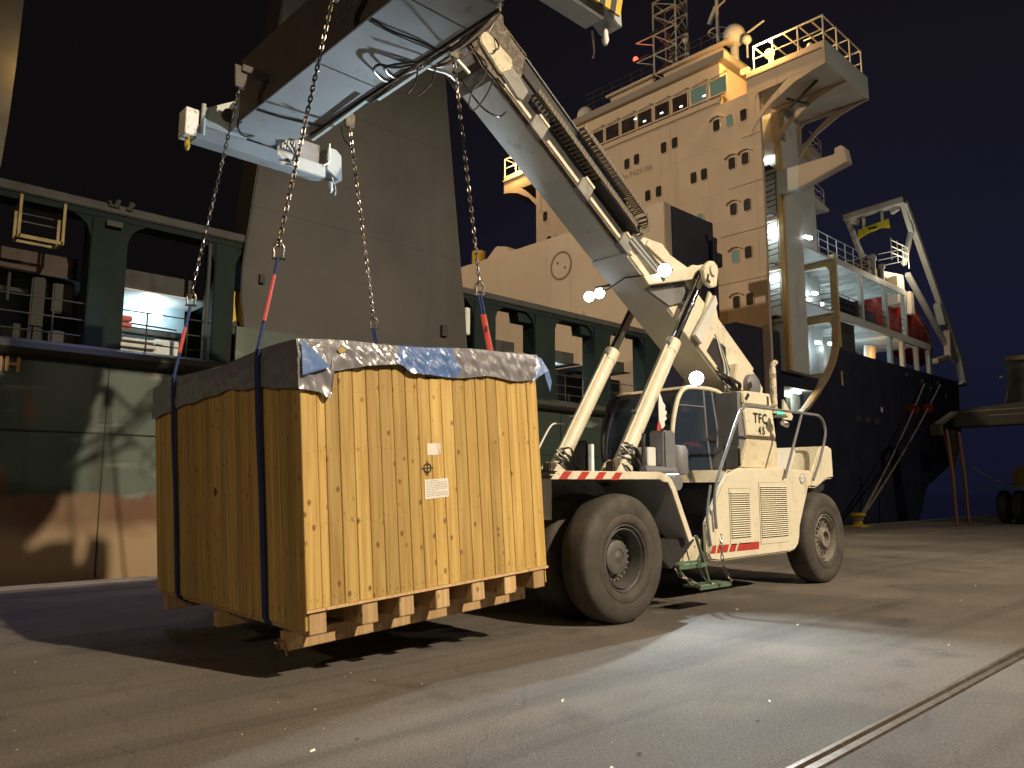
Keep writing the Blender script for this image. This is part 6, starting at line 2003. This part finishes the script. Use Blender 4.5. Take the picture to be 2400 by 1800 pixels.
yc = thing('harbour_crane', 'dark yard crane at the right edge with a long outrigger beam over big tyres', 'crane', (46, 10.5, 0))
m = MB()
m.prism([(13.25, 4.95), (13.25, 5.78), (13.0, 5.86), (6.0, 6.35), (6.0, 5.0)], 'x', 44.6, 45.6)
m.build('outrigger_beam', 'cranegrey', yc, bevel=.04)
m = MB()
m.bar((44.7, 13.2, 5.75), (43.6, 13.75, 5.05), .5, .16)
m.bar((43.6, 13.8, 5.1), (43.6, 13.75, 4.5), .55, .5)
m.build('beam_nose', 'cranegrey', yc, bevel=.04)
MB().box(44.58, 44.6, 8.0, 12.8, 5.72, 5.78).box(44.57, 44.59, 8, 11.6, 5.45, 5.50).build('beam_strip', 'rimpale', yc)
MB().prism([(13.3, 4.9), (13.9, 4.7), (13.8, 3.6), (13.5, 2.8), (13.2, 3.8)], 'x', 44.9, 45.0).build('hanging_sheet', 'cranegrey', yc)
for x, y in ((40.3, 12.15), (42.4, 12.25)):
    m = MB()
    m.tube([(x, y, 0.02), (x + .1, y + .05, .5), (x + .25, y + .12, 2.4), (x + .5, y + .3, 4.6)], [.06, .07, .09, .07], 10)
    m.build('support_leg', 'rust', yc, smooth=True)
MB().tube([(45, 13.4, 3.3), (48, 12.4, 2.2), (50, 11.8, 1.9)], .03, 6).build('cable', 'rope', yc)
m = MB()
m.box(45.0, 52, 6.2, 12.2, 1.72, 1.86)
m.build('deck', 'blue', yc, bevel=.02)
MB().box(46, 52, 8.0, 10.9, 1.86, 2.9).box(46.2, 46.4, 10.6, 11.2, 1.86, 2.75).build('deck_box', mat('dull_yellow', (.16, .11, .012), .6), yc, bevel=.03)
for y in (10.95, 11.35 + .28):
    MB().rev([(.45, 0), (.70, .0), (.80, .05), (.84, .15), (.80, .42), (.70, .48), (.45, .48)], (46.2, y - .25, .84), 'y', 30).build('tyre', 'tyre', yc, smooth=True)
    MB().rev([(0, .2), (.45, .1), (.45, .38), (0, .3)], (46.2, y - .25, .84), 'y', 24).build('rim', 'rim', yc, smooth=True)
for y in (7.6, 8.3):
    MB().rev([(.45, 0), (.70, .0), (.80, .05), (.84, .15), (.80, .42), (.70, .48), (.45, .48)], (46.2, y, .84), 'y', 30).build('tyre', 'tyre', yc, smooth=True)
m = MB()
m.box(50, 53, 10.6, 12.0, 6.4, 8.9)
m.build('cab', 'cranegrey', yc, bevel=.05)
MB().box(49.97, 49.99, 10.9, 11.7, 7.6, 8.5).build('cab_window', 'glassdark', yc)
MB().box(49.6, 50.0, 10.8, 11.9, 8.9, 9.15).build('cab_visor', mat('dull_yellow', (.16, .11, .012), .6), yc, bevel=.03)
MB().box(48.5, 50, 10.2, 11.9, 6.1, 6.4).bar((48.6, 11.8, 6.4), (49.9, 11.8, 7.6), .1, .1).build('cab_platform', 'cranegrey', yc, bevel=.02)
MB().ball((49.6, 12.1, 8.0), .10, n=10).build('cab_lamp', 'rimpale', yc)
m = MB()
for k in range(6):
    m.bar((48.7 + .3 * k, 12.0, 5.6 + .2 * k), (48.7 + .3 * k, 11.2, 5.6 + .2 * k), .25, .04)
m.build('ladder', 'cranegrey', yc)
# scraps of litter blown over the asphalt
lt_ = MB()
for k in range(46):
    x, y = (rnd.uniform(2, 22), rnd.uniform(1, 10)) if k < 34 else (rnd.uniform(0.5, 6), rnd.uniform(3, 6.5))
    if 3 < x < 16 and 6 < y < 10.5:
        continue
    a, s1, s2 = rnd.uniform(0, 6.28), rnd.uniform(.008, .022), rnd.uniform(.004, .009)
    ex, ey = Vector((math.cos(a), math.sin(a), 0)), Vector((-math.sin(a), math.cos(a), 0))
    p = Vector((x, y, .004))
    lt_.add([p - ex * s1 - ey * s2, p + ex * s1 - ey * s2, p + ex * s1 * .8 + ey * s2 + Vector((0, 0, .012)), p - ex * s1 + ey * s2 + Vector((0, 0, .006))], [(0, 1, 2, 3)])
lt_.build('litter', 'paper', kind='stuff')
# heap of rigging hardware at the far left
hp = thing('rigging_heap', 'small heap of shackles and rods lying on the quay at the far left', 'hardware heap', (1.1, 12.2, 0))
for k in range(11):
    c = Vector((1.1 + rnd.uniform(-.45, .45), 12.3 + rnd.uniform(-.25, .25), .05 + (.07 if k > 6 else 0)))
    a = rnd.uniform(0, 6.3)
    ex, ey = Vector((math.cos(a), math.sin(a), .15)), Vector((-math.sin(a), math.cos(a), .1))
    pts = [c + ex * (.10 * math.cos(t)) + ey * (.075 * math.sin(t)) for t in [-.7 + (math.pi + 1.4) * i / 12 for i in range(13)]]
    MB().tube(pts, .022, 7).build('shackle_bow', 'shackle', hp, smooth=True)
MB().tube([(1.5, 13.0, .03), (2.1, 13.3, .04), (2.4, 13.2, .03)], .03, 7).build('rod', 'shackle', hp, smooth=True)
